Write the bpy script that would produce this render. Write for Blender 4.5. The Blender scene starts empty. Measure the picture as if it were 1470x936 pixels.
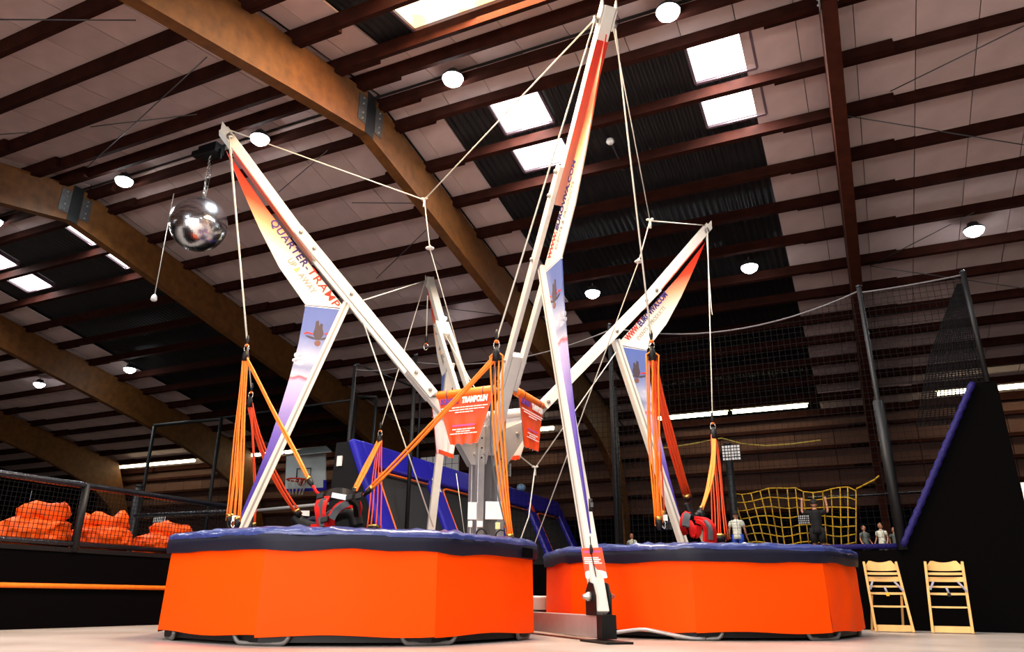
import bpy, bmesh, math, random
from math import sin, cos, pi, radians, sqrt
from mathutils import Vector, Matrix, noise
random.seed(7)
SC = bpy.context.scene
COL = SC.collection
V = Vector

# ------------------------------------------------------------------ camera
F = 1058.2; PITCH = 0.3535; ROLL = 0.0084; CAMH = 0.4265
fw = V((0, cos(PITCH), sin(PITCH))); r0 = V((1, 0, 0)); u0 = r0.cross(fw)
cr = cos(ROLL)*r0 + sin(ROLL)*u0; cu = -sin(ROLL)*r0 + cos(ROLL)*u0
cam = bpy.data.cameras.new('camera'); camo = bpy.data.objects.new('camera', cam); COL.objects.link(camo)
cam.sensor_width = 36; cam.lens = F/1470*36; cam.clip_start = 0.05; cam.clip_end = 200
camo.matrix_world = Matrix(((cr.x, cu.x, -fw.x, 0), (cr.y, cu.y, -fw.y, 0), (cr.z, cu.z, -fw.z, CAMH), (0, 0, 0, 1)))
SC.camera = camo
CAM = V((0, 0, CAMH))

# ------------------------------------------------------------------ look
SC.view_settings.view_transform = 'Standard'; SC.view_settings.look = 'None'
SC.view_settings.gamma = 1; SC.view_settings.exposure = 0.0
SC.view_settings.use_curve_mapping = False
w = bpy.data.worlds.new('world'); SC.world = w; w.use_nodes = True
w.node_tree.nodes['Background'].inputs[0].default_value = (0.75, 0.85, 1, 1)
w.node_tree.nodes['Background'].inputs[1].default_value = 0.6
EXP_LAMP = 1.0

# hall axes: e runs down the roof slope, gv along the ridge
ev = V((0.42292, 0.90617, 0)); gv = V((0.90617, -0.42292, 0))
S_R = 9.47; Z_R = 9.38; MS = 0.20
def W(s, g, z): return ev*s + gv*g + V((0, 0, z))
def roofz(s, dz=0): return Z_R + dz - MS*abs(s - S_R)
# machine axes
MC = V((-0.4006, 12.212, 0)); TH = -1.2202
ARM = {k: TH + i*pi/2 for i, k in enumerate('BCDA')}
def adir(k): return V((cos(ARM[k]), sin(ARM[k]), 0))
def AP(k, R, z, n=0):
    d = adir(k); return MC + d*R + V((-d.y, d.x, 0))*n + V((0, 0, z))
def ray(x, y): return (x-735)/F*cr - (y-468)/F*cu + fw
def atY(x, y, Y):
    d = ray(x, y); return CAM + d*(Y/d.y)
def atS(x, y, s):
    d = ray(x, y); return CAM + d*(s/d.dot(ev))
def atG(x, y, g):
    d = ray(x, y); return CAM + d*(g/d.dot(gv))
def onroof(x, y, dz=0):
    d = ray(x, y); de = d.dot(ev)
    t = (Z_R+dz+MS*S_R-CAMH)/(d.z+MS*de)
    if t*de < S_R: t = (Z_R+dz-MS*S_R-CAMH)/(d.z-MS*de)
    return CAM + d*t
def topx(p):
    d = p-CAM; z = d.dot(fw)
    return 735+F*d.dot(cr)/z, 468-F*d.dot(cu)/z, z

# ------------------------------------------------------------------ materials
def lin(c):
    return tuple(((v/255)/12.92 if v/255 <= .04045 else ((v/255+.055)/1.055)**2.4) for v in c)
MATS = {}
def mat(name, col, rough=.5, metal=0, emit=0, var=0, scale=8, bump=0, bscale=30, stretch=None, coat=0, objvar=0, spec=.5, ecol=None):
    if name in MATS: return MATS[name]
    m = bpy.data.materials.new(name); m.use_nodes = True; N = m.node_tree.nodes; L = m.node_tree.links
    b = N['Principled BSDF']; c = lin(col) if max(col) > 1 else col
    b.inputs['Base Color'].default_value = (*c, 1); b.inputs['Roughness'].default_value = rough
    b.inputs['Metallic'].default_value = metal; b.inputs['Coat Weight'].default_value = coat
    b.inputs['Specular IOR Level'].default_value = spec
    if emit:
        b.inputs['Emission Color'].default_value = (*(ecol or c), 1); b.inputs['Emission Strength'].default_value = emit
    tc = N.new('ShaderNodeTexCoord'); mp = N.new('ShaderNodeMapping'); L.new(tc.outputs['Object'], mp.inputs[0])
    if stretch: mp.inputs['Scale'].default_value = stretch
    if var or objvar:
        src = None
        if var:
            n = N.new('ShaderNodeTexNoise'); n.inputs['Scale'].default_value = scale; n.inputs['Detail'].default_value = 6
            L.new(mp.outputs[0], n.inputs[0])
            mr = N.new('ShaderNodeMapRange'); mr.inputs[1].default_value = .3; mr.inputs[2].default_value = .7
            mr.inputs[3].default_value = 1-var; mr.inputs[4].default_value = 1+var
            L.new(n.outputs[0], mr.inputs[0]); src = mr.outputs[0]
        if objvar:
            oi = N.new('ShaderNodeObjectInfo'); m2 = N.new('ShaderNodeMapRange')
            m2.inputs[3].default_value = 1-objvar; m2.inputs[4].default_value = 1+objvar
            L.new(oi.outputs['Random'], m2.inputs[0])
            if src:
                mu = N.new('ShaderNodeMath'); mu.operation = 'MULTIPLY'; L.new(src, mu.inputs[0]); L.new(m2.outputs[0], mu.inputs[1]); src = mu.outputs[0]
            else: src = m2.outputs[0]
        vm = N.new('ShaderNodeVectorMath'); vm.operation = 'SCALE'; vm.inputs[0].default_value = c
        L.new(src, vm.inputs['Scale']); L.new(vm.outputs[0], b.inputs['Base Color'])
    if bump:
        n = N.new('ShaderNodeTexNoise'); n.inputs['Scale'].default_value = bscale; n.inputs['Detail'].default_value = 4
        L.new(mp.outputs[0], n.inputs[0]); bp = N.new('ShaderNodeBump'); bp.inputs['Strength'].default_value = bump
        bp.inputs['Distance'].default_value = .02
        L.new(n.outputs[0], bp.inputs['Height']); L.new(bp.outputs[0], b.inputs['Normal'])
    MATS[name] = m; return m

M_panel = mat('ceiling_panel_paint', (176, 152, 148), .95, var=.10, scale=1.6, objvar=.06, bump=.1, bscale=12)
M_sheet = mat('dark_corrugated_steel', (24, 20, 21), .55, metal=.2, var=.2, scale=3)
M_roof = mat('roof_sheet', (70, 62, 60), .9)
M_purlin = mat('stained_timber_purlin', (40, 16, 10), .85, var=.3, scale=4, stretch=(1, 1, 1), objvar=.12, spec=.06)
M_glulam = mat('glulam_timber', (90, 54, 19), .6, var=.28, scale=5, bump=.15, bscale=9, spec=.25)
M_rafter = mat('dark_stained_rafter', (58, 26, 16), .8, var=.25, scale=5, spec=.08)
M_plate = mat('bracket_steel', (74, 72, 72), .5, metal=.6, var=.2)
M_wallb = mat('brown_wall_panel', (74, 44, 32), .85, var=.15, scale=2, objvar=.08)
M_black = mat('black_cladding', (.0028, .0024, .0026), .9, spec=0)
M_blackg = mat('black_vinyl', (.006, .0055, .006), .5, spec=.25, bump=.2, bscale=8)
M_post = mat('black_post_padding', (15, 15, 17), .5, spec=.3)
M_rail = mat('black_shiny_rail', (22, 24, 30), .25, var=.5, scale=25, bump=.5, bscale=40)
M_white = mat('cream_powder_coat', (220, 215, 205), .35, var=.03)
M_alu = mat('brushed_aluminium', (176, 173, 172), .38, metal=.55, var=.06)
M_bolt = mat('zinc_bolt', (175, 172, 168), .35, metal=.8)
M_orange = mat('orange_vinyl', (252, 72, 2), .5, bump=.12, bscale=2.2, spec=.06)
M_navy = mat('navy_vinyl', (48, 60, 120), .28, bump=1.0, bscale=9, coat=.3)
M_navys = mat('navy_vinyl_valance', (15, 15, 34), .5, bump=.3, bscale=5, spec=.25)
M_mesh = mat('black_jump_mat', (18, 18, 20), .8)
M_cord = mat('orange_bungee_rubber', (255, 128, 22), .5, var=.12, scale=20)
M_cordr = mat('red_orange_bungee_rubber', (226, 70, 18), .5)
M_rope = mat('white_rope', (226, 220, 205), .7, bump=.4, bscale=120)
M_steel = mat('polished_steel', (200, 198, 190), .2, metal=1)
M_brass = mat('brass_clip', (205, 165, 90), .3, metal=1)
M_blackp = mat('black_plastic', (10, 10, 11), .5, spec=.3)
M_red = mat('red_harness_pad', (206, 26, 24), .7, spec=.2)
M_grey = mat('grey_webbing', (78, 80, 84), .7)
M_label = mat('white_label', (240, 240, 235), .6)
M_bag = mat('orange_nylon_bag', (250, 90, 10), .5, bump=.6, bscale=9, spec=.25)
M_blue = mat('blue_vinyl_padding', (34, 30, 165), .38, bump=.45, bscale=9, spec=.4)
M_blued = mat('dark_blue_netted_padding', (22, 16, 84), .6, bump=.8, bscale=30, spec=.25)
M_pipe = mat('orange_piping', (250, 110, 20), .5)
M_net = mat('black_netting', (16, 15, 17), .9, spec=.1)
M_netg = mat('grey_netting', (62, 60, 62), .8)
M_yel = mat('yellow_net_rope', (196, 150, 14), .7)
M_wood = mat('birch_wood', (214, 168, 98), .45, var=.10, scale=6, stretch=(1, 1, .2))
M_skin = mat('skin', (190, 130, 100), .6)
M_hair = mat('dark_hair', (30, 22, 18), .7)
M_banred = mat('sign_orange_vinyl', (244, 74, 20), .4, bump=.2, bscale=5)
M_banroll = mat('orange_padding_roll', (255, 120, 24), .4, bump=.25, bscale=14)
M_wvin = mat('white_vinyl', (232, 228, 226), .45, bump=.15, bscale=6)
M_purple = mat('purple_print', (88, 50, 150), .5)
M_pink = mat('violet_pink_print', (196, 78, 150), .5)
M_redp = mat('red_print', (228, 50, 24), .5)
M_indigo = mat('indigo_print', (52, 32, 110), .5)
M_greyp = mat('grey_print', (140, 136, 126), .5)
M_orgp = mat('orange_print', (240, 170, 100), .5)
M_whp = mat('white_print', (246, 240, 232), .5)
M_dark = mat('dark_print', (70, 58, 66), .6)

def floor_mat():
    m = bpy.data.materials.new('pale_concrete_floor'); m.use_nodes = True; N = m.node_tree.nodes; L = m.node_tree.links
    b = N['Principled BSDF']; b.inputs['Roughness'].default_value = .35
    tc = N.new('ShaderNodeTexCoord'); n = N.new('ShaderNodeTexNoise'); n.inputs['Scale'].default_value = .8; n.inputs['Detail'].default_value = 9
    L.new(tc.outputs['Object'], n.inputs[0]); r = N.new('ShaderNodeValToRGB')
    r.color_ramp.elements[0].position = .3; r.color_ramp.elements[0].color = (*lin((150, 138, 128)), 1)
    r.color_ramp.elements[1].position = .7; r.color_ramp.elements[1].color = (*lin((182, 172, 164)), 1)
    L.new(n.outputs[0], r.inputs[0]); L.new(r.outputs[0], b.inputs['Base Color'])
    return m
M_floor = floor_mat()

def ramp_mat(name, stops, axis='Z', lo=0, hi=1, rough=.4, noise_amt=0, skew=0, tint=None):
    """colour bands by height: cloth print, and banner reflection painted under the booms"""
    m = bpy.data.materials.new(name); m.use_nodes = True; N = m.node_tree.nodes; L = m.node_tree.links
    b = N['Principled BSDF']; b.inputs['Roughness'].default_value = rough
    tc = N.new('ShaderNodeTexCoord'); sp = N.new('ShaderNodeSeparateXYZ'); L.new(tc.outputs['Object'], sp.inputs[0])
    ma = N.new('ShaderNodeMath'); ma.operation = 'MULTIPLY_ADD'; ma.inputs[1].default_value = skew
    L.new(sp.outputs['X'], ma.inputs[0]); L.new(sp.outputs[axis], ma.inputs[2]); src = ma.outputs[0]
    if noise_amt:
        n = N.new('ShaderNodeTexNoise'); n.inputs['Scale'].default_value = 5; n.inputs['Detail'].default_value = 5; L.new(tc.outputs['Object'], n.inputs[0])
        a = N.new('ShaderNodeMath'); a.operation = 'MULTIPLY_ADD'; a.inputs[1].default_value = noise_amt; L.new(n.outputs[0], a.inputs[0]); L.new(src, a.inputs[2]); src = a.outputs[0]
    mr = N.new('ShaderNodeMapRange'); mr.inputs[1].default_value = lo; mr.inputs[2].default_value = hi; L.new(src, mr.inputs[0])
    r = N.new('ShaderNodeValToRGB'); el = r.color_ramp.elements
    el[0].position = stops[0][0]; el[0].color = (*lin(stops[0][1]), 1); el[1].position = stops[-1][0]; el[1].color = (*lin(stops[-1][1]), 1)
    for p, c in stops[1:-1]:
        x = el.new(p); x.color = (*lin(c), 1)
    L.new(mr.outputs[0], r.inputs[0]); L.new(r.outputs[0], b.inputs['Base Color'])
    return m

# ------------------------------------------------------------------ object helpers
def tag(o, label=None, cat=None, group=None, kind=None):
    if label: o['label'] = label
    if cat: o['category'] = cat
    if group: o['group'] = group
    if kind: o['kind'] = kind
    return o
def empty(name, loc=(0, 0, 0), rz=0, label=None, cat=None, group=None, kind=None):
    o = bpy.data.objects.new(name, None); COL.objects.link(o); o.location = loc; o.rotation_euler = (0, 0, rz)
    o.empty_display_size = .1
    return tag(o, label, cat, group, kind)
def copy_tree(o, parent=None):
    c = o.copy(); COL.objects.link(c); c.parent = parent
    for ch in o.children: copy_tree(ch, c)
    return c

class MB:
    def __init__(s): s.v = []; s.f = []; s.sm = []
    def add(s, vs, fs, smooth=False):
        o = len(s.v); s.v += [tuple(v) for v in vs]
        for f in fs: s.f.append(tuple(i+o for i in f)); s.sm.append(smooth)
        return s
    def box(s, c, sx, sy, sz, X=V((1, 0, 0)), Y=V((0, 1, 0)), Z=V((0, 0, 1))):
        c = V(c); vs = [c+X*(a*sx/2)+Y*(b*sy/2)+Z*(d*sz/2) for a in (-1, 1) for b in (-1, 1) for d in (-1, 1)]
        return s.add(vs, [(0, 1, 3, 2), (4, 6, 7, 5), (0, 4, 5, 1), (2, 3, 7, 6), (0, 2, 6, 4), (1, 5, 7, 3)])
    def beam(s, a, b, wd, ht, side=None):
        a = V(a); b = V(b); X = (b-a); l = X.length; X.normalize()
        if side is None:
            side = X.cross(V((0, 0, 1)))
            if side.length < 1e-3: side = V((1, 0, 0))
        Y = (side - X*side.dot(X)).normalized(); Z = X.cross(Y)
        return s.box((a+b)/2, l, wd, ht, X, Y, Z)
    def prism(s, poly, d):
        """poly: list of 3D points (planar), extruded by vector d"""
        n = len(poly); d = V(d); p = [V(q) for q in poly]
        vs = p + [q+d for q in p]
        fs = [tuple(range(n))[::-1], tuple(range(n, 2*n))] + [(i, (i+1) % n, (i+1) % n+n, i+n) for i in range(n)]
        return s.add(vs, fs)
    def tube(s, pts, r, n=8, closed=False, cap=True, smooth=True, flat=1.0, ref=None):
        pts = [V(p) for p in pts]; m = len(pts); rs = r if isinstance(r, (list, tuple)) else [r]*m
        T = []
        for i in range(m):
            a = pts[(i-1) % m] if (closed or i > 0) else pts[i]; b = pts[(i+1) % m] if (closed or i < m-1) else pts[i]
            t = b-a; T.append(t.normalized() if t.length > 1e-9 else V((0, 0, 1)))
        u = (V(ref) if ref else (V((0, 0, 1)) if abs(T[0].z) < .9 else V((1, 0, 0)))); u = (u-T[0]*u.dot(T[0])).normalized()
        vs = []
        for i in range(m):
            u = (u-T[i]*u.dot(T[i])).normalized(); w_ = T[i].cross(u)
            for k in range(n):
                a = 2*pi*k/n; vs.append(pts[i]+u*(cos(a)*rs[i])+w_*(sin(a)*rs[i]*flat))
        fs = []
        for i in range(m if closed else m-1):
            j = (i+1) % m
            for k in range(n): fs.append((i*n+k, i*n+(k+1) % n, j*n+(k+1) % n, j*n+k))
        if cap and not closed: fs += [tuple(range(n))[::-1], tuple(range((m-1)*n, m*n))]
        return s.add(vs, fs, smooth)
    def band(s, pts, wd, th, wdir):
        """flat strap: width along wdir, thickness th"""
        pts = [V(p) for p in pts]; m = len(pts); vs = []; wdir = V(wdir).normalized()
        for i in range(m):
            t = (pts[min(i+1, m-1)]-pts[max(i-1, 0)]).normalized(); wv = (wdir-t*wdir.dot(t)).normalized(); nv = t.cross(wv)
            for a, b in ((-1, -1), (1, -1), (1, 1), (-1, 1)): vs.append(pts[i]+wv*(a*wd/2)+nv*(b*th/2))
        fs = [(i*4+k, i*4+(k+1) % 4, i*4+4+(k+1) % 4, i*4+4+k) for i in range(m-1) for k in range(4)]
        fs += [(3, 2, 1, 0), (m*4-4, m*4-3, m*4-2, m*4-1)]
        return s.add(vs, fs)
    def lathe(s, prof, c=(0, 0, 0), n=16, Z=V((0, 0, 1)), smooth=True):
        c = V(c); Z = V(Z).normalized(); X = Z.orthogonal().normalized(); Y = Z.cross(X); vs = []
        for r, z in prof:
            for k in range(n): vs.append(c+X*(cos(2*pi*k/n)*r)+Y*(sin(2*pi*k/n)*r)+Z*z)
        m = len(prof); fs = [(i*n+k, i*n+(k+1) % n, (i+1)*n+(k+1) % n, (i+1)*n+k) for i in range(m-1) for k in range(n)]
        fs += [tuple(range(n))[::-1], tuple(range((m-1)*n, m*n))]
        return s.add(vs, fs, smooth)
    def mesh(s, name, m):
        me = bpy.data.meshes.new(name); me.from_pydata(s.v, [], s.f); me.materials.append(m)
        me.polygons.foreach_set('use_smooth', s.sm); me.update(); return me
    def build(s, name, m, parent=None, bevel=0, fix=False, **kw):
        me = s.mesh(name, m)
        if fix:
            bm = bmesh.new(); bm.from_mesh(me); bmesh.ops.recalc_face_normals(bm, faces=bm.faces); bm.to_mesh(me); bm.free()
        o = bpy.data.objects.new(name, me); COL.objects.link(o)
        if parent: o.parent = parent
        if bevel:
            b = o.modifiers.new('bevel', 'BEVEL'); b.width = bevel; b.segments = 2; b.limit_method = 'ANGLE'
        return tag(o, **kw)
def place(name, me, parent=None, M=None, **kw):
    o = bpy.data.objects.new(name, me); COL.objects.link(o)
    if parent: o.parent = parent
    if M is not None: o.matrix_local = M
    return tag(o, **kw)
def smoothpts(P, n=6):
    """Catmull-Rom through points"""
    P = [V(p) for p in P]; Q = [P[0]*2-P[1]]+P+[P[-1]*2-P[-2]]; out = []
    for i in range(1, len(Q)-2):
        for k in range(n):
            t = k/n; a, b, c, d = Q[i-1], Q[i], Q[i+1], Q[i+2]
            out.append(.5*((2*b)+(c-a)*t+(2*a-5*b+4*c-d)*t*t+(3*b-a-3*c+d)*t**3))
    out.append(P[-1]); return out
def text_obj(name, s, size, M, m, parent, offset=.0, ext=.002, width=None, shear=0, space=1.0, align='LEFT', **kw):
    cu_ = bpy.data.curves.new(name, 'FONT'); cu_.body = s; cu_.size = size; cu_.offset = offset; cu_.extrude = ext
    cu_.shear = shear; cu_.space_character = space; cu_.resolution_u = 3; cu_.align_x = align
    t = bpy.data.objects.new(name, cu_); COL.objects.link(t); bpy.context.view_layer.update()
    me = bpy.data.meshes.new_from_object(t); COL.objects.unlink(t); bpy.data.objects.remove(t)
    if width:
        xs = [v.co.x for v in me.vertices]; x0, x1 = min(xs), max(xs); k = width/(x1-x0)
        for v in me.vertices: v.co.x = (v.co.x-(x0 if align == 'LEFT' else (x0+x1)/2))*k
    me.materials.clear(); me.materials.append(m)
    return place(name, me, parent, M, **kw)
def frame(o, X, Y):
    X = V(X).normalized(); Y = V(Y); Y = (Y-X*Y.dot(X)).normalized(); Z = X.cross(Y); o = V(o)
    return Matrix(((X.x, Y.x, Z.x, o.x), (X.y, Y.y, Z.y, o.y), (X.z, Y.z, Z.z, o.z), (0, 0, 0, 1)))
def spot(loc, power, col, size=.4, angle=None, dirv=(0, 0, -1), shape='DISK', sy=None, parent=None, spread=180):
    l = bpy.data.lights.new('lamp_light', 'AREA'); l.shape = shape; l.size = size
    if sy: l.size_y = sy
    l.energy = power; l.color = col; l.spread = radians(spread)
    o = bpy.data.objects.new('lamp_light', l); COL.objects.link(o)
    o.rotation_euler = V(dirv).to_track_quat('-Z', 'Y').to_euler(); o.location = loc
    if parent: o.parent = parent; o.location = V(loc)
    return o

# ================================================================== SETTING
G0, G1, S0, S1 = -41, 13, -7.6, 26.0
def hall_box(name, c, a, b, d, m): return MB().box(c, a, b, d, gv, ev).build(name, m, kind='structure')
hall_box('floor', W((S0+S1)/2, (G0+G1)/2, -.05), G1-G0, S1-S0, .1, M_floor)
# roof skin above everything
DZP = .24
mb = MB()
TS = MS/sqrt(1+MS*MS)
for (sa, sb) in ((S0-.3, S_R), (S_R, S1+.3)):
    za, zb = roofz(sa, .42), roofz(sb, .42)
    P = [W(sa, G0, za), W(sa, G1, za), W(sb, G1, zb), W(sb, G0, zb)]
    mb.prism(P, (0, 0, .1))
ceiling = mb.build('ceiling', M_roof, kind='structure')

PURL = [-6.8, -5.7, -4.6, -3.5, -2.4, -1.3, -.2, .9, 1.95, 3.0, 4.1, 5.18, 6.28, 7.38, 8.45, 9.10, 9.78, 10.36, 11.57, 12.76, 13.93, 15.10, 16.30, 17.52, 18.66, 19.88, 21.0, 22.2, 23.4, 24.6, 25.75]
ARCHG = [-32.4, -24.1, -15.82, -7.52, .58, 8.9]
lapm = {}
def purlin_mesh(L):
    k = round(L, 2)
    if k not in lapm: lapm[k] = MB().box((0, 0, .12), L, .10, .24).mesh('purlin', M_purlin)
    return lapm[k]
bays = [(G0, ARCHG[0])] + list(zip(ARCHG[:-1], ARCHG[1:])) + [(ARCHG[-1], G1)]
for s in PURL:
    sg = 1 if s > S_R else -1
    for i, (a, b) in enumerate(bays):
        if s < 3.5 and b < -16: continue
        a2 = a-(.95 if i else 0); b2 = b+(.95 if i < len(bays)-1 else 0)
        off = .055 if i % 2 else -.055
        c = W(s+off, (a2+b2)/2, roofz(s)+(.0 if i % 2 else -.03))
        Y = (ev*1 + V((0, 0, -MS*sg))).normalized()
        place('purlin', purlin_mesh(b2-a2), ceiling, frame(c, gv, Y))

# dark corrugated sheets with skylights, light insulation panels elsewhere
DARK = [(-6.5, -.85, 10.4, 26), (-6.5, -.85, 5.1, 8.5), (-22.95, -16.7, 10.4, 26)]
def is_dark(s, g):
    for a, b, c, d in DARK:
        if a < g < b and c < s < d: return True
    return False
for a, b, c, d in DARK:
    mb = MB(); n = int((b+.5-(a-.3))/.024); vs = []
    xs = [a-.3+i*.024 for i in range(n+1)]; pat = [0, 1, 1, 1, 0, 0]
    for s in (c-.1, min(d, S1)):
        for i, x in enumerate(xs): vs.append(W(s, x, roofz(s, .33)+.028*[0, .5, 1, 1, .5, 0][i % 6]))
    mb.add(vs, [(i, i+1, i+n+2, i+n+1) for i in range(n)])
    mb.build('corrugated_sheet', M_sheet, ceiling)
seams = [(-6.45, -.85)]
PW = .905
cand = []
rows = list(zip(PURL[:-1], PURL[1:]))
for (sa, sb) in rows:
    if sb-sa < .3: continue
    sm = (sa+sb)/2
    for i, (a, b) in enumerate(bays):
        if sm < 3.5 and b < -16: continue
        # tile the bay in 0.9 m panels
        segs = []
        g = a+.40
        edges = [a+.05]
        while g < b-.1: edges.append(g); g += PW
        edges.append(b-.02)
        for x0, x1 in zip(edges[:-1], edges[1:]):
            hit = None
            for (da, db, dc, dd) in DARK:
                if dc < sm < dd:
                    if x0 >= da-.02 and x1 <= db+.02: hit = 'skip'
                    elif x0 < da < x1: x1 = da
                    elif x0 < db < x1: x0 = db
            if hit or x1-x0 < .12: continue
            p = W(sm, (x0+x1)/2, roofz(sm, DZP)); X, Y, D = topx(p)
            vis = D > 0 and -60 < X < 1530 and -60 < Y < 720
            cand.append((not vis, D if D > 0 else 99, sa, sb, x0, x1))
cand.sort(); pm = {}; rest = MB()
for idx, (nv_, D, sa, sb, x0, x1) in enumerate(cand):
    sm = (sa+sb)/2; sg = 1 if sm > S_R else -1
    Y = (ev + V((0, 0, -MS*sg))).normalized(); c = W(sm, (x0+x1)/2, roofz(sm, DZP)+random.uniform(-.006, .006))
    L = x1-x0-.014; D_ = sb-sa+.02
    if idx < 300:
        k = (round(L, 2), round(D_, 2))
        if k not in pm: pm[k] = MB().box((0, 0, .02), k[0], k[1]*1.02, .04).mesh('ceiling_panel', M_panel)
        tw = random.uniform(-.004, .004)
        place('ceiling_panel', pm[k], ceiling, frame(c, gv+V((0, 0, tw)), Y))
    else:
        M = frame(c, gv, Y); rest.box(c, L, D_*1.02, .04, M.col[0].xyz, M.col[1].xyz, M.col[2].xyz)
rest.build('ceiling_panel', M_panel, ceiling, kind='stuff')
# stained board by the near skylight
# ------------------------------------------------ skylights
def glow_mat(name, col, st, dirt=0):
    m = bpy.data.materials.new(name); m.use_nodes = True; N = m.node_tree.nodes; L = m.node_tree.links
    b = N['Principled BSDF']; b.inputs['Base Color'].default_value = (*col, 1); b.inputs['Emission Color'].default_value = (*col, 1)
    b.inputs['Emission Strength'].default_value = st
    if dirt:
        tc = N.new('ShaderNodeTexCoord'); n = N.new('ShaderNodeTexNoise'); n.inputs['Scale'].default_value = 2.6; n.inputs['Detail'].default_value = 5
        L.new(tc.outputs['Object'], n.inputs[0]); r = N.new('ShaderNodeValToRGB')
        r.color_ramp.elements[0].position = .42; r.color_ramp.elements[0].color = (1, .5, .2, 1)
        r.color_ramp.elements[1].position = .56; r.color_ramp.elements[1].color = (*col, 1)
        L.new(n.outputs[0], r.inputs[0]); L.new(r.outputs[0], b.inputs['Emission Color'])
    return m
M_sky = glow_mat('skylight_pane', (1, .97, .98), 5.0)
M_skyw = glow_mat('warm_skylight_pane', (1, .88, .62), 2.6, dirt=1)
M_frame = mat('skylight_frame', (90, 70, 80), .5)
wn = [0]
def skylight(ga, gb, sa, sb, m, power, col, dz=.30):
    wn[0] += 1
    sm = (sa+sb)/2; sg = 1 if sm > S_R else -1
    Y = (ev + V((0, 0, -MS*sg))).normalized(); Nn = gv.cross(Y).normalized()
    c = W(sm, (ga+gb)/2, roofz(sm, dz))
    fr = MB()
    for gx in (ga, gb): fr.box(W(sm, gx, roofz(sm, dz))-V((0, 0, .02)), .045, sb-sa, .09, gv, Y, Nn)
    for s in (sa, sb): fr.box(W(s, (ga+gb)/2, roofz(s, dz))-V((0, 0, .02)), gb-ga, .045, .09, gv, Y, Nn)
    o = fr.build('window_%d' % wn[0], M_frame, kind='structure')
    MB().box(c, gb-ga, sb-sa, .012, gv, Y, Nn).build('pane', m, o)
    if power: spot(c-V((0, 0, .12)), power, col, gb-ga, shape='RECTANGLE', sy=sb-sa, parent=None)
DAY = (1, .96, .95)
skylight(-5.50, -4.45, 10.58, 11.44, M_sky, 170, DAY)
skylight(-5.58, -4.45, 11.74, 12.55, M_sky, 150, DAY)
skylight(-1.68, -.60, 10.58, 11.44, M_sky, 170, DAY)
skylight(-1.70, -.60, 11.74, 12.55, M_sky, 150, DAY)
skylight(-22.1, -20.9, 10.58, 11.44, M_sky, 60, DAY)
skylight(-22.1, -20.9, 11.74, 12.55, M_sky, 60, DAY)
skylight(-17.85, -17.42, 10.58, 11.44, M_sky, 30, DAY)
skylight(-17.85, -17.42, 11.74, 12.55, M_sky, 30, DAY)
skylight(-5.75, -3.2, 7.50, 8.32, M_skyw, 900, (1, .62, .3), dz=.30)
skylight(-5.4, -3.3, 6.40, 7.26, M_skyw, 500, (1, .75, .5), dz=.30)
# daylight of the camera half of the hall (same skylight rows, behind the camera)
for ga in (-22, -12, -6, 0, 5):
    skylight(ga, ga+2.4, .95+.2, 1.95-.1, M_sky, 120, DAY, dz=.16)
    skylight(ga, ga+2.4, -2.3, -1.4, M_sky, 300, DAY, dz=.16)

# ------------------------------------------------ glulam arches
def arch(gc, wd=.22):
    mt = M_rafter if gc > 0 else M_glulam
    top = []; bot = []
    ss = [S_R+i*.8 for i in range(0, 20)]
    def side(sgn):
        P = []
        L = S1-.25-S_R
        for i in range(21):
            x = L*i/20; s = S_R+sgn*x
            P.append((s, roofz(s, .06)))
        Q = []
        for x, dz in ((0, .83), (1.5, .84), (5, .92), (9, 1.02), (11.5, 1.15), (13, 1.35), (14, 1.62), (14.9, 2.1), (15.45, 2.9), (15.6, 3.6)):
            s = S_R+sgn*x; Q.append((s, roofz(s)-dz))
        Q.append((S_R+sgn*15.65, 0)); P.append((S_R+sgn*L, 0))
        return P, Q
    for sgn in (1, -1):
        P, Q = side(sgn)
        Pi = P; m = len(Q); mb = MB(); vs = []
        # pair the outline by parameter: resample top to same count
        top_ = []
        for (s, z) in Q[:-1]:
            top_.append((s, roofz(s, .06)) if abs(s-S_R) < 15.2 else (S_R+sgn*(L_-0), z))
        for (s, z), (s2, z2) in zip(Q[:-1], top_):
            for gg in (-wd/2, wd/2):
                vs.append(W(s, gc+gg, z)); vs.append(W(s2, gc+gg, z2))
        # eave corner then foot
        s, z = Q[-1]
        for gg in (-wd/2, wd/2):
            vs.append(W(s, gc+gg, 0)); vs.append(W(S_R+sgn*L_, gc+gg, 0))
        k = len(vs)//4; fs = []
        for i in range(k-1):
            a = i*4; b = a+4
            fs += [(a, a+1, b+1, b), (a+2, b+2, b+3, a+3), (a, b, b+2, a+2), (a+1, a+3, b+3, b+1)]
        fs += [(0, 2, 3, 1), (k*4-4, k*4-3, k*4-1, k*4-2)]
        mb.add(vs, fs)
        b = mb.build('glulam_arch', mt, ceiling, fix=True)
        if sgn > 0 or True:
            for sg2 in (-1, 1):
                MB().box(W(S_R+sgn*.26, gc+sg2*(wd/2+.006), roofz(S_R)-.42), .24, .012, .56, ev, gv).build('bracket_plate', M_plate, b)
                MB().box(W(S_R+sgn*.065, gc+sg2*(wd/2+.004), roofz(S_R)-.40), .13, .010, .90, ev, gv).build('joint_gap', M_blackp, b)
            for dz in (.20, .32, .52, .64):
                for sg2 in (-1, 1): MB().lathe([(.02, 0), (.02, .02), (.012, .028)], W(S_R+sgn*.26, gc+sg2*(wd/2+.012), roofz(S_R)-dz), 6, Z=gv*sg2, smooth=False).build('bolt', M_bolt, b)
L_ = S1-.25-S_R
for gc in ARCHG: arch(gc)
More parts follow.
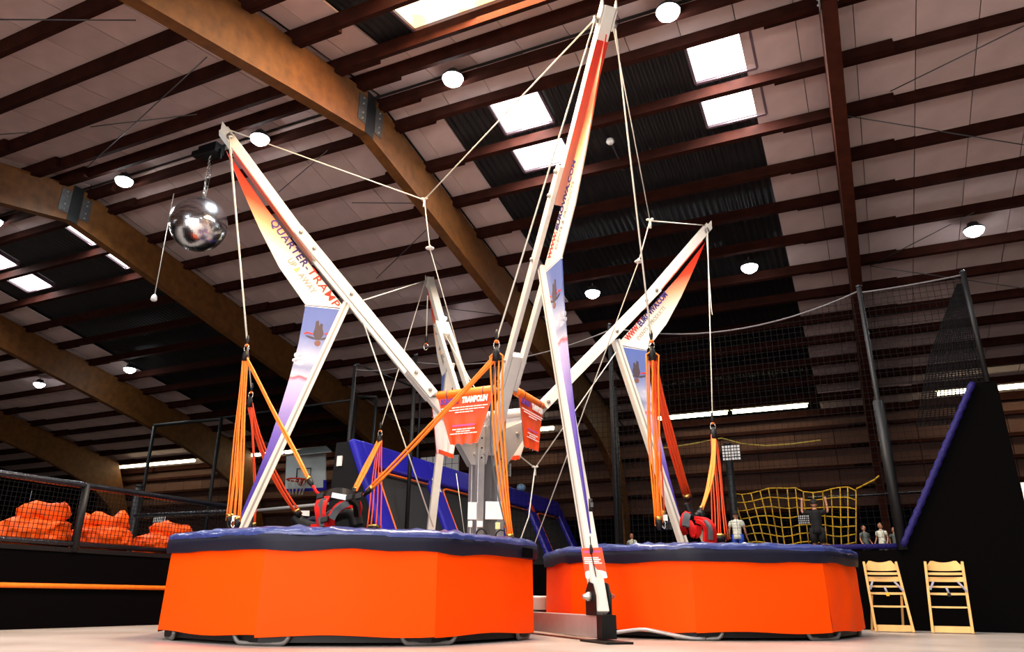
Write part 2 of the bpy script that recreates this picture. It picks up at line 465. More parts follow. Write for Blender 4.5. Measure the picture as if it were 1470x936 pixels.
# the near halves end on the near wall
# ------------------------------------------------ walls
zE = roofz(S1, .4)
wf = hall_box('wall_far', W(S1+.12, (G0+G1)/2, zE/2), G1-G0, .12, zE, M_black)
hall_box('wall_near', W(S0-.12, (G0+G1)/2, roofz(S0, .4)/2), G1-G0, .12, roofz(S0, .4), M_wallb)
for nm, g in (('wall_left', G0-.06), ('wall_right', G1+.06)):
    P = [W(S0, g, 0), W(S1, g, 0), W(S1, g, zE), W(S_R, g, Z_R+.45), W(S0, g, roofz(S0, .4))]
    MB().prism(P, gv*.1).build(nm, M_wallb if nm == 'wall_right' else M_black, kind='structure', fix=True)
# brown upper wall: girts with boards between
GZ = [5.75, 5.1, 4.45, 3.8, 3.15]
gm = {}
for i, (a, b) in enumerate(bays):
    for z in GZ:
        L = b-a+1.2
        k = round(L, 2)
        if k not in gm: gm[k] = MB().box((0, 0, 0), k, .16, .11).mesh('girt', M_purlin)
        place('girt', gm[k], wf, frame(W(S1-.12, (a+b)/2, z), gv, ev))
bmesh_b = MB().box((0, 0, 0), 1.19, .03, .60).mesh('wall_board', M_wallb)
for zi in range(4):
    g = G0+6
    while g < G1-1:
        place('wall_board', bmesh_b, wf, frame(W(S1+.02, g, (GZ[zi]+GZ[zi+1])/2), gv, ev)); g += 1.21
top_b = MB().box(W(S1+.02, (G0+G1)/2, 6.0), G1-G0, .03, .5, gv, ev).build('wall_board', M_wallb, wf)

# unseen windows behind the camera, added as soft frontal fill for booms and skirts
M_fill = glow_mat('fill_light_pane', (1, .98, .95), 3.0)
for gc_ in (-9.5, -5.2, -.9, 3.4):
    wn[0] += 1
    fr = MB()
    for x in (-2, 0, 2): fr.box(W(S0+.02, gc_+x, 2.2), .07, .08, 3.4, gv, ev)
    for z in (.5, 2.2, 3.9): fr.box(W(S0+.02, gc_, z), 4.07, .08, .07, gv, ev)
    o = fr.build('window_%d' % wn[0], M_frame, kind='structure')
    MB().box(W(S0-.02, gc_, 2.2), 4, .02, 3.4, gv, ev).build('pane', M_fill, o)
    spot(W(S0+.12, gc_, 2.2), 110 if gc_ < -9 else 285, (1, .97, .92), 4, dirv=ev, shape='RECTANGLE', sy=3.4)
# ------------------------------------------------ bracing rods
for a, b in [((125, 240), (297, 82)), ((130, 182), (282, 164)), ((0, 28), (195, 29)), ((400, 276), (470, 216)), ((0, 193), (42, 190)),
             ((1278, 131), (1470, 37)), ((1214, 166), (1470, 208)), ((1250, 381), (1398, 305)), ((1250, 382), (1470, 414)), ((505, 291), (640, 292)), ((540, 400), (612, 330)), ((600, 438), (720, 452))]:
    MB().tube([onroof(*a, -.06), onroof(*b, -.06)], .011, 5).build('bracing_rod', M_plate, ceiling)

# ================================================================== LAMPS
M_led = mat('led_lens', (1, 1, 1), .4, emit=60, ecol=(.86, .95, 1))
M_house = mat('lamp_housing', (40, 40, 42), .5)
HBW = [(9.5, -1.72), (9.5, -5.66), (9.5, -10.2), (9.5, -14.2), (9.5, -18.9), (16.65, 2.95), (16.65, -1.62), (16.65, -5.5), (16.65, -10.0), (16.65, -22.4), (16.65, -27.2),
       (2.4, -18.9), (2.4, -10.2), (2.4, -5.6), (2.4, -1.7), (2.4, 2.9), (2.4, 7), (-4.2, -10), (-4.2, -5.6), (-4.2, -1.6), (-4.2, 3), (9.5, 2.9), (9.5, 7.5), (16.65, 7.4)]
proto = None
labs = {(9.5, -1.72): 'round ceiling lamp at the top edge, right of the tallest boom tip', (9.5, -5.66): 'round ceiling lamp above the skylight pair left of the tallest boom',
        (9.5, -10.2): 'round ceiling lamp just right of the left boom tip', (9.5, -14.2): 'round ceiling lamp left of the mirror ball',
        (9.5, -18.9): 'round ceiling lamp at the left edge above the left skylights', (16.65, 2.95): 'round ceiling lamp at the far right, right of the thin rafter',
        (16.65, -1.62): 'round ceiling lamp on the dark roof right of the right boom tip', (16.65, -5.5): 'round ceiling lamp on the dark roof between tallest and right booms',
        (16.65, -10.0): 'round ceiling lamp shining beside the head of the back boom', (16.65, -22.4): 'small distant round ceiling lamp below the mirror ball, the right one of two',
        (16.65, -27.2): 'small distant round ceiling lamp low at the left edge, under the arch'}
for (s, g) in HBW:
    z = roofz(s)-.16 if s != 9.5 else roofz(s)-.10
    c = W(s, g, z)
    if proto is None:
        t = empty('ceiling_lamp', c)
        MB().lathe([(.07, .16), (.10, .15), (.13, .07), (.195, .035), (.20, 0), (.175, -.005)][::-1], (0, 0, 0), 20).build('housing', M_house, t)
        MB().lathe([(.03, -.15), (.10, -.13), (.165, -.075), (.19, -.01), (.185, .0)], (0, 0, 0), 20).build('lens', M_led, t)
        MB().beam((0, 0, .15), (0, 0, .25), .02, .02).build('hook', M_bolt, t)
        proto = t
    else:
        t = copy_tree(proto); t.location = c
    t['label'] = labs.get((s, g), 'round ceiling lamp of the bays outside the picture'); t['category'] = 'lamp'; t['group'] = 'round high bay lamps in the picture' if (s, g) in labs else 'round high bay lamps outside the picture'
    pw = {9.5: 105, 16.65: 20, 2.4: 60, -4.2: 150}[s]
    spot(c-V((0, 0, .2)), pw*EXP_LAMP, (.93, .97, 1), .34, spread=150)
# fluorescent battens on the far eave
M_tube = mat('fluorescent_tube', (1, 1, 1), .4, emit=14, ecol=(1, .92, .60))
M_batten = mat('lamp_batten', (220, 214, 190), .5)
fl_l = {0: 'double fluorescent batten on the left far wall, long and slanting', 1: 'fluorescent batten end peeping out behind the left boom leg, above the basketball board',
        2: 'fluorescent batten behind the hub, right of the orange signs', 3: 'long fluorescent batten behind the netting right of the right banner leg', 4: 'fluorescent batten at the right edge behind the black ramp top'}
for i, (ga, gb, n) in enumerate([(-33.2, -27.6, 2), (-24.4, -20.4, 2), (-12.4, -9.75, 1), (-6.05, -1.05, 2), (2.42, 7.2, 2)]):
    t = empty('strip_lamp', W(24.75, ga, 6.30), label=fl_l[i], cat='lamp', group='fluorescent strip lamps at the far eave')
    for k in range(n):
        a = ga+(gb-ga)*k/n+.04; b = ga+(gb-ga)*(k+1)/n-.04
        c = gv*((a+b)/2-ga)
        MB().box(c+V((0, 0, .06)), b-a, .16, .07, gv, ev).build('batten', M_batten, t)
        MB().tube([gv*(a-ga+.05)+V((0, 0, -.02)), gv*(b-ga-.05)+V((0, 0, -.02))], .075, 8).build('tube', M_tube, t)
        spot(W(24.75, (a+b)/2, 6.22), 11, (1, .80, .5), b-a, shape='RECTANGLE', sy=.1)

# ================================================================== BUNGEE MACHINE
ZV = V((0, 0, 1))
HUBTOP = 3.0
tower = empty('bungee_tower', MC, TH, label='grey central mast cluster of square posts with gusset plates, standing between the trampolines', cat='mast')
a_ = .17
for sx, sy in ((1, 1), (1, -1), (-1, 1), (-1, -1)):
    p = MB().box((sx*a_, sy*a_, 1.72), .16, .12, 2.72)
    o = p.build('mast_post', M_alu, tower, bevel=.012)
    # edge grooves of the extrusion and holes near the head
    for k in range(3): MB().lathe([(.016, 0), (.016, .004)], (sx*(a_+.081), sy*a_, 2.55+k*.16), 8, Z=V((sx, 0, 0)), smooth=False).build('bolt_hole', M_blackp, o)
MB().box((0, 0, 1.5), .14, .14, 2.4).build('core_post', mat('dark_aluminium', (120, 118, 118), .5, metal=.5), tower)
MB().box((0, 0, .33), .7, .7, .05).box((0, 0, .42), .5, .5, .16).build('foot_plate', M_alu, tower)
for k in range(4):
    a = k*pi/2; d = V((cos(a), sin(a), 0)); n = V((-d.y, d.x, 0))
    # gusset cheek plates that take the boom
    for s in (-1, 1):
        P = [d*.08+ZV*2.45, d*.30+ZV*2.45, d*.62+ZV*2.95, d*.62+ZV*3.25, d*.30+ZV*3.1, d*.08+ZV*3.02]
        g = MB().prism([q+n*(s*.105-.006) for q in P], n*.012).build('gusset_plate', M_alu, tower, fix=True)
        for (R, z) in ((.24, 2.62), (.50, 3.02), (.22, 2.9)): MB().lathe([(.034, 0), (.034, .018), (.02, .034)], d*R+ZV*z+n*(s*.112), 6, Z=n*s, smooth=False).build('bolt', M_bolt, g)
    # base beam running out to the foot of the leg
    bb = MB().box(d*2.1+ZV*.15, 4.0, .16, .22, d, n).build('base_beam', M_alu, tower, bevel=.008)
    MB().box(d*4.13+ZV*.15, .12, .17, .235, d, n).build('end_cap', M_blackp, bb)
    MB().box(d*4.2+n*-.05+ZV*.012, .62, .30, .02, d, n).build('ground_plate', M_blackp, bb)
# control boxes and cables on the posts
def post_box(x, y, wd, ht, m, nm, R, dz=.05):
    pass
camd = (V((0, 0, 0))-MC).normalized(); lat = V((-camd.y, camd.x, 0))*-1   # lateral, to the right seen from the front
Ri = Matrix.Rotation(-TH, 4, 'Z').to_3x3()
def mastpt(x, y, off=.33):
    """point of the mast front, in tower coordinates"""
    P0 = MC+camd*off; d = ray(x, y); t = (P0-CAM).dot(camd)/d.dot(camd); return Ri @ (CAM+d*t-MC)
fX = Ri @ lat; fY = Ri @ camd
for (x0, y0, x1, y1, m, nm, th) in [(697, 720, 722, 746, M_label, 'control_box', .05), (672, 721, 684, 746, M_label, 'control_box', .05), (711, 750, 718, 760, mat('yellowish_socket', (214, 214, 150), .5), 'socket', .05), (685, 748, 693, 757, M_label, 'socket', .05), (672, 748, 678, 757, M_label, 'socket', .05)]:
    A = mastpt(x0, y0); B = mastpt(x1, y1)
    MB().box((A+B)/2, abs((B-A).dot(fX)), th, abs((B-A).z), fX, fY).build(nm, m, tower, bevel=.006)
for pts in ([(686, 775), (684, 765), (690, 759), (697, 763), (700, 776)], [(714, 776), (712, 767), (718, 761), (726, 764), (730, 776)]):
    MB().tube(smoothpts([mastpt(x, y, .36) for x, y in pts]), .012, 6).build('cable', M_blackp, tower)

# ---------------- arms
R_tip, Z_tip = 4.80, 7.80
M_bup = ramp_mat('upper_banner_print', [(0, (240, 232, 224)), (.36, (246, 226, 204)), (.55, (240, 160, 116)), (.70, (226, 66, 34)), (1, (200, 30, 20))], lo=3.3, hi=5.05, skew=-.5)
M_blo = ramp_mat('lower_banner_print', [(0, (48, 28, 130)), (.25, (72, 50, 160)), (.42, (112, 92, 190)), (.58, (176, 162, 216)), (.655, (196, 182, 224)), (.672, (220, 90, 100)), (.682, (196, 196, 214)), (.72, (140, 148, 184)), (.76, (190, 194, 212)), (.82, (140, 150, 192)), (.88, (96, 112, 172)), (1, (84, 104, 170))], lo=1.3, hi=4.9, noise_amt=.16)
M_under = ramp_mat('banner_reflection_tint', [(0, (226, 160, 136)), (.4, (214, 104, 76)), (.75, (206, 60, 40)), (1, (196, 36, 26))], lo=5.6, hi=7.6)  # red cast of the banner on the boom underside, painted as a ramp
M_navyink = mat('navy_ink', (60, 40, 130), .5)
arm_lab = {'A': 'cream left boom with red and white banner lettered QUARTER-TRAMP, tip at upper left', 'B': 'tallest boom in front, twin rails rising steeply to the top edge, with its foot visible',
           'C': 'right boom with white banner showing a web address, leg behind the right trampoline', 'D': 'smaller pale boom farthest back, behind the orange hub signs'}
arms = {}
for k in 'ABCD':
    t = empty('support_boom', MC, ARM[k], label=arm_lab[k], cat='boom', group='booms of the bungee tower')
    arms[k] = t
    def P(R, z, n=0): return V((R, n, z))
    Yn = V((0, 1, 0))
    MB().beam(P(.16, 2.66), P(1.38, 3.98), .16, .18, Yn).build('lower_boom', M_white, t, bevel=.01)
    for s in (-1, 1):
        r = MB().beam(P(.98, 3.55, s*.12), P(3.42, 6.14, s*.12), .07, .17, Yn).build('boom_rail', M_white, t, bevel=.008)
        for R in (1.05, 1.30, 2.45, 3.12, 3.36):
            z = 3.55+(R-.98)*1.061; MB().lathe([(.036, 0), (.036, .02), (.02, .04)], P(R, z, s*.156), 6, Z=Yn*s, smooth=False).build('bolt', M_bolt, r)
    MB().beam(P(3.06, 5.74), P(R_tip, Z_tip), .165, .17, Yn).build('upper_boom', M_white, t, bevel=.01)
    # pulley head
    u = (P(R_tip, Z_tip)-P(3.06, 5.74)).normalized(); nn = u.cross(Yn)
    hd = MB()
    for s in (-1, 1): hd.box(P(R_tip-.05, Z_tip-.08, s*.10), .26, .02, .19, u, Yn)
    hd.build('head_plate', M_white, t)
    pu = MB()
    for s in (-1, 1): pu.lathe([(.05, -.02), (.035, 0), (.05, .02)], P(R_tip-.12, Z_tip-.17, s*.14), 12, Z=Yn); pu.lathe([(.02, 0), (.02, .04)], P(R_tip-.12, Z_tip-.12, s*.12), 8, Z=Yn*s)
    pu.build('pulley', M_bolt, t)
    # leg
    la, lb = P(2.50, 4.98), P(4.01, .28)
    leg = MB().beam(la, lb, .15, .13, Yn).build('leg', M_white, t, bevel=.01)
    gv_ = MB(); ux = (lb-la).normalized()
    for s in (-1, 1): gv_.beam(la+Yn*(s*.0755), lb+Yn*(s*.0755), .004, .03, Yn)
    gv_.build('groove', mat('grey_groove', (150, 146, 140), .6), leg)
    # foot bracket
    br = MB()
    for s in (-1, 1): br.prism([P(3.84, .26, s*.085), P(4.08, .26, s*.085), P(4.08, .46, s*.085), P(4.02, .58, s*.085), P(3.92, .60, s*.085), P(3.84, .50, s*.085)], V((0, .012*s, 0)))
    fb = br.build('foot_bracket', M_blackp, t, fix=True)
    for s in (-1, 1): MB().lathe([(.05, 0), (.05, .03), (.032, .05), (.02, .09)], P(3.96, .45, s*.1), 10, Z=Yn*s).build('foot_bolt', M_bolt, fb)
    # banners
    nn_ = V((.764, 0, -.645))
    up = [P(4.70, 7.42), P(3.98, 6.52), P(3.0, 5.42), P(2.52, 4.90), P(3.15, 4.87), P(3.63, 5.46), P(4.01, 6.09), P(4.21, 6.46), P(4.42, 6.86)]
    ub = MB().prism([q+Yn*-.010 for q in up], Yn*.02).build('banner', M_bup, t, fix=True)
    lo = [P(2.57, 4.88), P(3.15, 4.86), P(3.19, 4.2), P(3.27, 3.6), P(3.36, 3.07), P(3.47, 2.5), P(3.59, 2.0), P(3.71, 1.55), P(3.81, 1.12), P(3.78, 1.06)]
    lw = MB().prism([q+Yn*-.010 for q in lo], Yn*.02).build('banner', M_blo, t, fix=True)
    MB().beam(P(3.06, 5.74)+nn_*.092, P(4.52, 7.463)+nn_*.092, .175, .012, Yn).build('banner_reflection', M_under, t)  # thin strip carrying the painted reflection of the banner
    MB().tube([P(2.54, 4.87, 0), P(3.16, 4.85, 0)], .012, 6).build('hem_seam', M_whp, ub)
    # lettering on both faces
    def ink(s, x0, y0, wd, size, m, face, drc, nm='lettering', sh=0, **kw):
        """face +1/-1; text runs along drc in the (R,z) plane"""
        X = V((drc[0], 0, drc[1])).normalized(); N_ = Yn*face; Yt = N_.cross(X)
        o_ = V((x0, .0135*face, y0)); text_obj(nm, s, size, frame(o_, X, Yt), m, ub, width=wd, ext=.0015, **kw)
    # + face: reads from tip to elbow (outward to inward, downwards)
    dn = (-1, -1.17)
    ink('QUARTER-', 3.87, 6.24, 1.02, .17, M_indigo, 1, dn, offset=.004, space=1.15)
    ink('TRAMP', 3.19, 5.465, .78, .18, M_redp, 1, dn, offset=.002, space=1.12)
    ink('UP', 3.52, 5.60, .15, .14, M_greyp, 1, dn, offset=.003)
    ink('&', 3.40, 5.46, .08, .13, M_orgp, 1, dn, offset=.004)
    ink('AWAY', 3.325, 5.37, .40, .14, M_greyp, 1, dn, offset=.003)
    up_ = (1, 1.17)
    ink('WWW.', 2.76, 4.99, .42, .15, M_redp, -1, up_, offset=.006)
    ink('EUROVIVA.COM', 3.05, 5.32, 1.00, .15, M_indigo, -1, up_, offset=.006)
    ink('EVENTS & PRODUCTS', 3.00, 5.04, .98, .11, M_greyp, -1, up_)
    # jumper printed on the lower banner, upside down on two cords
    for face in (1, -1):
        y = .0115*face; fX_ = 1 if face < 0 else -1
        def q(a, b): return V((2.90+a*1.25, y, 4.42+b*1.25))
        fig = MB()
        for pts in ([(-.045, .06), (-.065, -.01), (-.035, -.10), (.035, -.10), (.065, -.02), (.05, .06), (.045, .15), (.012, .165), (.0, .09), (-.018, .13), (-.045, .12)],
                    [(-.05, -.07), (-.10, -.05), (-.155, -.01), (-.16, -.03), (-.10, -.08), (-.04, -.10)], [(.05, -.07), (.10, -.06), (.15, -.05), (.15, -.07), (.10, -.09), (.04, -.10)]):
            fig.prism([q(*p) for p in pts], V((0, .002*face, 0)))
        fig.build('print_jumper', M_dark, lw, fix=True)
        MB().lathe([(.05, 0), (.05, .002)], q(0.0, -.145), 12, Z=Yn*face, smooth=False).build('print_head', mat('brown_print', (120, 80, 70), .6), lw)
        rp = MB()
        for pts in ([(-.08, .0), (-.20, .03), (-.20, .012), (-.08, -.02)], [(.07, -.02), (.14, -.005), (.18, -.03), (.17, -.045), (.13, -.022), (.07, -.04)]): rp.prism([q(*p) for p in pts], V((0, .002*face, 0)))
        rp.build('print_cord', M_redp, lw, fix=True)
        cl = MB()
        for (cx_, cz_, r_) in ((.17, -.36, .055), (.22, -.33, .05), (.12, -.31, .04), (.20, -.42, .06), (.25, -.40, .035)):
            cl.prism([q(cx_+r_*cos(i*pi/5)*(1+.2*sin(i*2.3)), cz_+r_*.7*sin(i*pi/5)) for i in range(10)], V((0, .0012*face, 0)))
        cl.build('print_cloud', mat('cloud_print', (188, 192, 210), .6), lw, fix=True)

# tag hanging on the front leg
tg = empty('hanging_tag', AP('B', 3.70, 1.05, 0), 0, label='red tag with white rounded foot hanging on the front leg of the tallest boom', cat='tag')
def legpt(x, y, off=0): return atY(x, y, 8.52+off)
c0 = legpt(834, 787); 
def T(x, y, off=0): return legpt(x, y, off)-AP('B', 3.70, 1.05, 0)
MB().prism([T(834, 787), T(864, 786), T(871, 822), T(840, 824)], V((0, .012, 0))).build('tag_body', M_banred, tg, fix=True)
MB().prism([T(840, 823, -.002), T(841, 820.5, -.002), T(847, 818.5, -.002), T(855, 818, -.002), T(864, 818.8, -.002), T(870, 821, -.002), T(872, 829, -.002), T(870, 830, -.002), T(843, 831, -.002), T(841, 829, -.002)], V((0, .016, 0))).build('tag_foot', M_whp, tg, fix=True)
pr = MB(); pq = MB()
for i, (a, b, y) in enumerate([(838, 859, 800), (838, 862, 802.6), (839, 860, 805.2), (839, 864, 807.8)]): pr.prism([T(a, y, -.004), T(b, y-.3, -.004), T(b+.3, y+1.3, -.004), T(a+.3, y+1.6, -.004)], V((0, .003, 0)))
pr.build('printed_line', M_whp, tg, fix=True, kind='stuff')
pq.prism([T(837, 791, -.004), T(861, 790, -.004), T(862, 793, -.004), T(837.5, 794, -.004)], V((0, .003, 0))); pq.build('printed_heading', M_pink, tg, fix=True)
MB().tube([T(847, 770, -.03), T(848, 782, -.03), T(849, 795, -.03), T(860, 850, -.03), T(868, 890, -.06)], .006, 5).build('cord', M_blackp, tg)
MB().tube([T(848, 782, -.03), T(849, 790, -.03), T(848.5, 796, -.03)], [.012, .02, .01], 6).build('cord_lock', M_blackp, tg)

# ---------------- orange signs between the booms
sl = {'BA': 'orange padded-roll sign lettered TRAMPOLIN hanging between left and tallest booms', 'CB': 'narrower-looking orange padded-roll sign hanging between tallest and right booms',
      'AD': 'sign seen from its white back with an orange hem, behind the left boom foot', 'DC': 'sign seen from behind, its white roll showing right of the mast'}
for k1, k2 in (('A', 'B'), ('B', 'C'), ('D', 'A'), ('C', 'D')):
    a = AP(k1, .95, 3.52); b = AP(k2, .95, 3.52); c = (a+b)/2; X = (b-a).normalized(); L = (b-a).length
    out = (c-MC); out.z = 0; out.normalize()
    key = {'AB': 'BA', 'BC': 'CB', 'DA': 'AD', 'CD': 'DC'}[k1+k2]
    # build in the sign's own frame: x along the roll, y outward, z up
    t = empty('hanging_sign', c, math.atan2(X.y, X.x), label=sl[key], cat='sign', group='signs around the hub')
    fy = 1 if (Matrix.Rotation(-math.atan2(X.y, X.x), 3, 'Z') @ out).y > 0 else -1
    o = V((0, fy*.10, 0))
    inner = key in ('AD', 'DC')
    hl = L/2-.14
    MB().tube([o+V((-hl, 0, 0)), o+V((-hl+.03, 0, 0)), o+V((hl-.03, 0, 0)), o+V((hl, 0, 0))], [.05, .075, .075, .05], 14).build('roll', M_wvin if inner else M_banroll, t)
    MB().tube([o+V((-hl-.08, 0, 0)), o+V((hl+.08, 0, 0))], .02, 8).build('roll_bar', M_bolt, t)
    st = MB()
    for x in (-hl*.62, hl*.62): st.tube([o+V((x, .078*cos(i*pi/6), .078*sin(i*pi/6))) for i in range(12)], .006, 4, closed=True)
    st.build('tie', M_indigo, t)
    oy = fy*.10+fy*.03
    n = 14; vs = []; m_ = 9
    for j in range(m_+1):
        v = j/m_; hw = (hl-.02)*(1-v)+.25*v
        for i in range(n+1):
            u = i/n*2-1; vs.append(V((u*hw, oy+fy*(.01*sin(u*5+v*3)*v+.02*v*v*sin(u*9)), -.03-.80*v+.012*sin(u*12)*(v > .99))))
    fs = [(j*(n+1)+i, j*(n+1)+i+1, (j+1)*(n+1)+i+1, (j+1)*(n+1)+i) for j in range(m_) for i in range(n)]
    front = MB().add([q+V((0, fy*.006, 0)) for q in vs], fs, True).build('sign_cloth', M_banred, t)
    back = MB().add([q-V((0, fy*.006, 0)) for q in vs], fs, True).build('sign_backing', M_wvin, t)
    if inner:
        MB().box((0, oy-fy*.03, -.80), .50, .01, .07).build('hem', M_banred, t)
    # print, on the outer face
    Xt = V((-fy, 0, 0)) * -1 if False else V((1, 0, 0))*(-fy)
    yo = oy+fy*.034
    text_obj('lettering', 'BUNGEE', .12, frame((-Xt.x*.44, yo, -.17), Xt, ZV), M_purple, t, width=.34, offset=.006, shear=.2)
    text_obj('lettering', 'TRAMPOLIN', .13, frame((-Xt.x*.04, yo, -.175), Xt, ZV), M_whp, t, width=.46, offset=.009, shear=.2)
    random.seed(3)
    ln = MB()
    for (z, hw) in ((-.245, .42), (-.285, .36), (-.325, .16), (-.60, .20), (-.635, .13), (-.67, .24)):
        x = -hw
        while x < hw-.01:
            w_ = min(random.uniform(.03, .09), hw-x); ln.box((x+w_/2, yo-fy*.004, z), w_, .006, .016); x += w_+.012
    ln.build('printed_line', M_whp, t, kind='stuff')
    MB().box((0, yo-fy*.004, -.54), .40, .006, .028).build('printed_heading', M_pink, t)

# ================================================================== TRAMPOLINES
def trampoline(c, r, label, seed, T_=1.03):
    t = empty('trampoline', c, label=label, cat='trampoline', group='octagonal trampolines around the bungee tower')
    A0 = radians(-149)
    cor = [V((cos(A0+i*pi/4), sin(A0+i*pi/4), 0)) for i in range(8)]
    def ring(rad, per=10):
        out = []
        for i in range(8):
            a, b = cor[i], cor[(i+1) % 8]
            for j in range(per): out.append(a.lerp(b, j/per))
        return out
    base = ring(1)
    def rr(p, k, rnd): # rounded octagon
        ln = p.length; q = p*(1-rnd)+p/ln*rnd*.985; return q*k
    rs = random.Random(seed)
    # skirt
    for i in range(8):
        mb = MB(); vs = []; nu, nvv = 14, 12; ph = rs.uniform(0, 6)
        nrm = (cor[i]+cor[(i+1) % 8]).normalized()
        for j in range(nvv+1):
            v = j/nvv; z = .085+(T_-.13)*v
            for k in range(nu+1):
                u = k/nu; p = rr(cor[i].lerp(cor[(i+1) % 8], u), r*(1.008-.008*v), .30)
                e_ = sin(pi*u)*.8+.05
                wv = .010*sin(u*5+ph+v*2)*e_+.012*noise.noise(V((u*3+seed, v*1.5+i*7, 0)))*e_
                if seed == 2 and i == 2: wv += .022*sin(u*13+abs(v-.5)*7)*e_+.012*noise.noise(V((u*9, v*3, 4)))
                p = p+nrm*wv; vs.append(V((p.x, p.y, z+(.012*sin(u*7+ph) if j == 0 else 0))))
        fs = [(j*(nu+1)+k, j*(nu+1)+k+1, (j+1)*(nu+1)+k+1, (j+1)*(nu+1)+k) for j in range(nvv) for k in range(nu)]
        mb.add(vs, fs, True).build('skirt_panel', M_orange, t)
    # pad valance + pad top
    N_ = len(base); vs = []; prof = [(1.020, T_-.195, .012), (1.027, T_-.12, .010), (1.027, T_-.055, .006), (1.01, T_-.04, .004)]
    for (k, z, am) in prof:
        for i, p in enumerate(base):
            q = rr(p, r*k, .42); w_ = noise.noise(V((i*.35, z*3, seed)))*am
            vs.append(V((q.x*(1+w_), q.y*(1+w_), z+(am*3.0*noise.noise(V((i*.30, seed, 3))) if z < T_-.15 else 0))))
    fs = [(a*N_+i, a*N_+(i+1) % N_, (a+1)*N_+(i+1) % N_, (a+1)*N_+i) for a in range(len(prof)-1) for i in range(N_)]
    MB().add(vs, fs, True).build('pad_valance', M_navys, t)
    vs = []; per2 = ring(1, 24); N2 = len(per2); prof = [(1.026, -.055), (1.030, -.03), (1.022, -.005), (1.0, .012), (.97, .022), (.92, .026), (.86, .024), (.79, .012), (.76, -.02)]
    for a, (k, z) in enumerate(prof):
        for i, p in enumerate(per2):
            q = rr(p, r*k*(1+.006*noise.noise(V((i*.4, a, seed)))), .42); am = .034 if 0 < a < 8 else .010
            w_ = abs(noise.noise(V((q.x*7, q.y*7, seed))))*am + .3*am*noise.noise(V((q.x*19, q.y*19, seed)))
            vs.append(V((q.x, q.y, T_+z-.012+w_*1.2)))
    fs = [(a*N2+i, a*N2+(i+1) % N2, (a+1)*N2+(i+1) % N2, (a+1)*N2+i) for a in range(len(prof)-1) for i in range(N2)]
    MB().add(vs, fs, True).build('pad', M_navy, t)
    vs = [rr(p, r*.78, .42)+V((0, 0, T_-.05)) for p in base]
    MB().prism(vs, V((0, 0, .01))).build('jump_bed', M_mesh, t)
    MB().prism([rr(p, r*.975, .30)+V((0, 0, .03)) for p in base], V((0, 0, .09))).build('shadow_band', M_blackp, t)  # black band paints the shade below the skirt hem
    # frame tubes underneath, feet loops showing below the skirt
    fr = MB(); fr.tube([cor[i]*(r*.96)+V((0, 0, T_-.08)) for i in range(8)], .03, 6, closed=True)
    fr.build('frame_ring', M_steel, t)
    for i in range(8):
        a = rr(cor[i], r*.950, .3); tn = (cor[(i+1) % 8]-cor[i-1]).normalized()
        MB().tube(smoothpts([a-tn*.28+V((0, 0, .09)), a-tn*.24+V((0, 0, .035)), a-tn*.16+V((0, 0, .022)), a+tn*.16+V((0, 0, .022)), a+tn*.24+V((0, 0, .035)), a+tn*.28+V((0, 0, .09))], 3), .022, 8).build('foot', mat('dull_steel', (120, 116, 112), .5, metal=.6), t)
        MB().tube([a+V((0, 0, .03)), a*.99+V((0, 0, T_-.08))], .025, 6).build('leg', M_steel, t)
    return t
NC = V((-1.782, 9.238, 0)); FC = V((2.573, 10.831, 0)); BC = V((-3.06, 13.35, 0))
tn_ = trampoline(NC, 2.105, 'nearest trampoline, orange skirt and crinkled navy pad, left of the front leg', 1)
tf_ = trampoline(FC, 2.105, 'right trampoline, orange skirt and navy pad, beside the wooden highchairs', 2)
trampoline(BC, 1.72, 'rear left trampoline hidden behind the nearest one', 5)
# black corner bracket of the near pad
cb = MB().prism([atY(728, 782, 8.42), atY(765, 788, 8.42), atY(765, 801, 8.42), atY(740, 799, 8.42), atY(727, 795, 8.42)], V((0, .02, 0)))
cbo = cb.build('corner_bracket', M_black, tn_, fix=True); cbo.matrix_parent_inverse = Matrix.Translation(-NC)
bb_ = MB().lathe([(.03, 0), (.03, .02), (.015, .03)], atY(737.5, 792, 8.40), 10, Z=(0, -1, 0)).build('bracket_bolt', M_bolt, tn_); bb_.matrix_parent_inverse = Matrix.Translation(-NC)
# loose edge tube lying in front of the right trampoline
MB().tube(smoothpts([atY(876, 909, 8.95), atY(905, 905, 8.95), atY(922, 903.5, 8.95), atY(940, 906, 8.9), atY(985, 915, 8.85), atY(1012, 917, 8.85)], 4), .02, 8).build('edge_tube', M_alu, tf_).matrix_parent_inverse = Matrix.Translation(-FC)

# ================================================================== ROPES AND BUNGEES
def rope(pts, label, r=.011, group='white ropes of the bungee tower', name='rope', m=None, sm=True):
    return MB().tube(pts, r, 6).build(name, m or M_rope, label=label, cat='rope', group=group)
tip = {k: AP(k, R_tip-.12, Z_tip-.17) for k in 'ABCD'}
def tipn(k, n): return AP(k, R_tip-.12, Z_tip-.18, n)
kA = atY(355, 492, 10.15); kB = atY(713, 488, 8.25); kB2 = atY(935, 488, 8.5); kC = atY(1023, 606, 12.75); kA2 = atY(361, 560, 12.2); kD = atY(546, 617, 15.6)
rope([tipn('A', .15), kA], 'white rope from the left boom tip down to the orange cords', .014)
rope([tipn('B', -.15), kB], 'white rope from the tallest boom tip down to the left-hand orange cords')
rope([tipn('B', .15), kB2], 'white rope from the tallest boom tip down to the cords over the right trampoline')
rope([tipn('C', -.15), kC], 'white rope hanging straight down from the right boom tip')
rope([tipn('C', -.10), atY(1021, 440, 13.2), atY(1022.5, 452, 13.1)], 'second thin rope doubled beside the hanging rope of the right boom tip', .007)
rope([tipn('D', .15), kD], 'white rope from the back boom tip slanting down to the left')
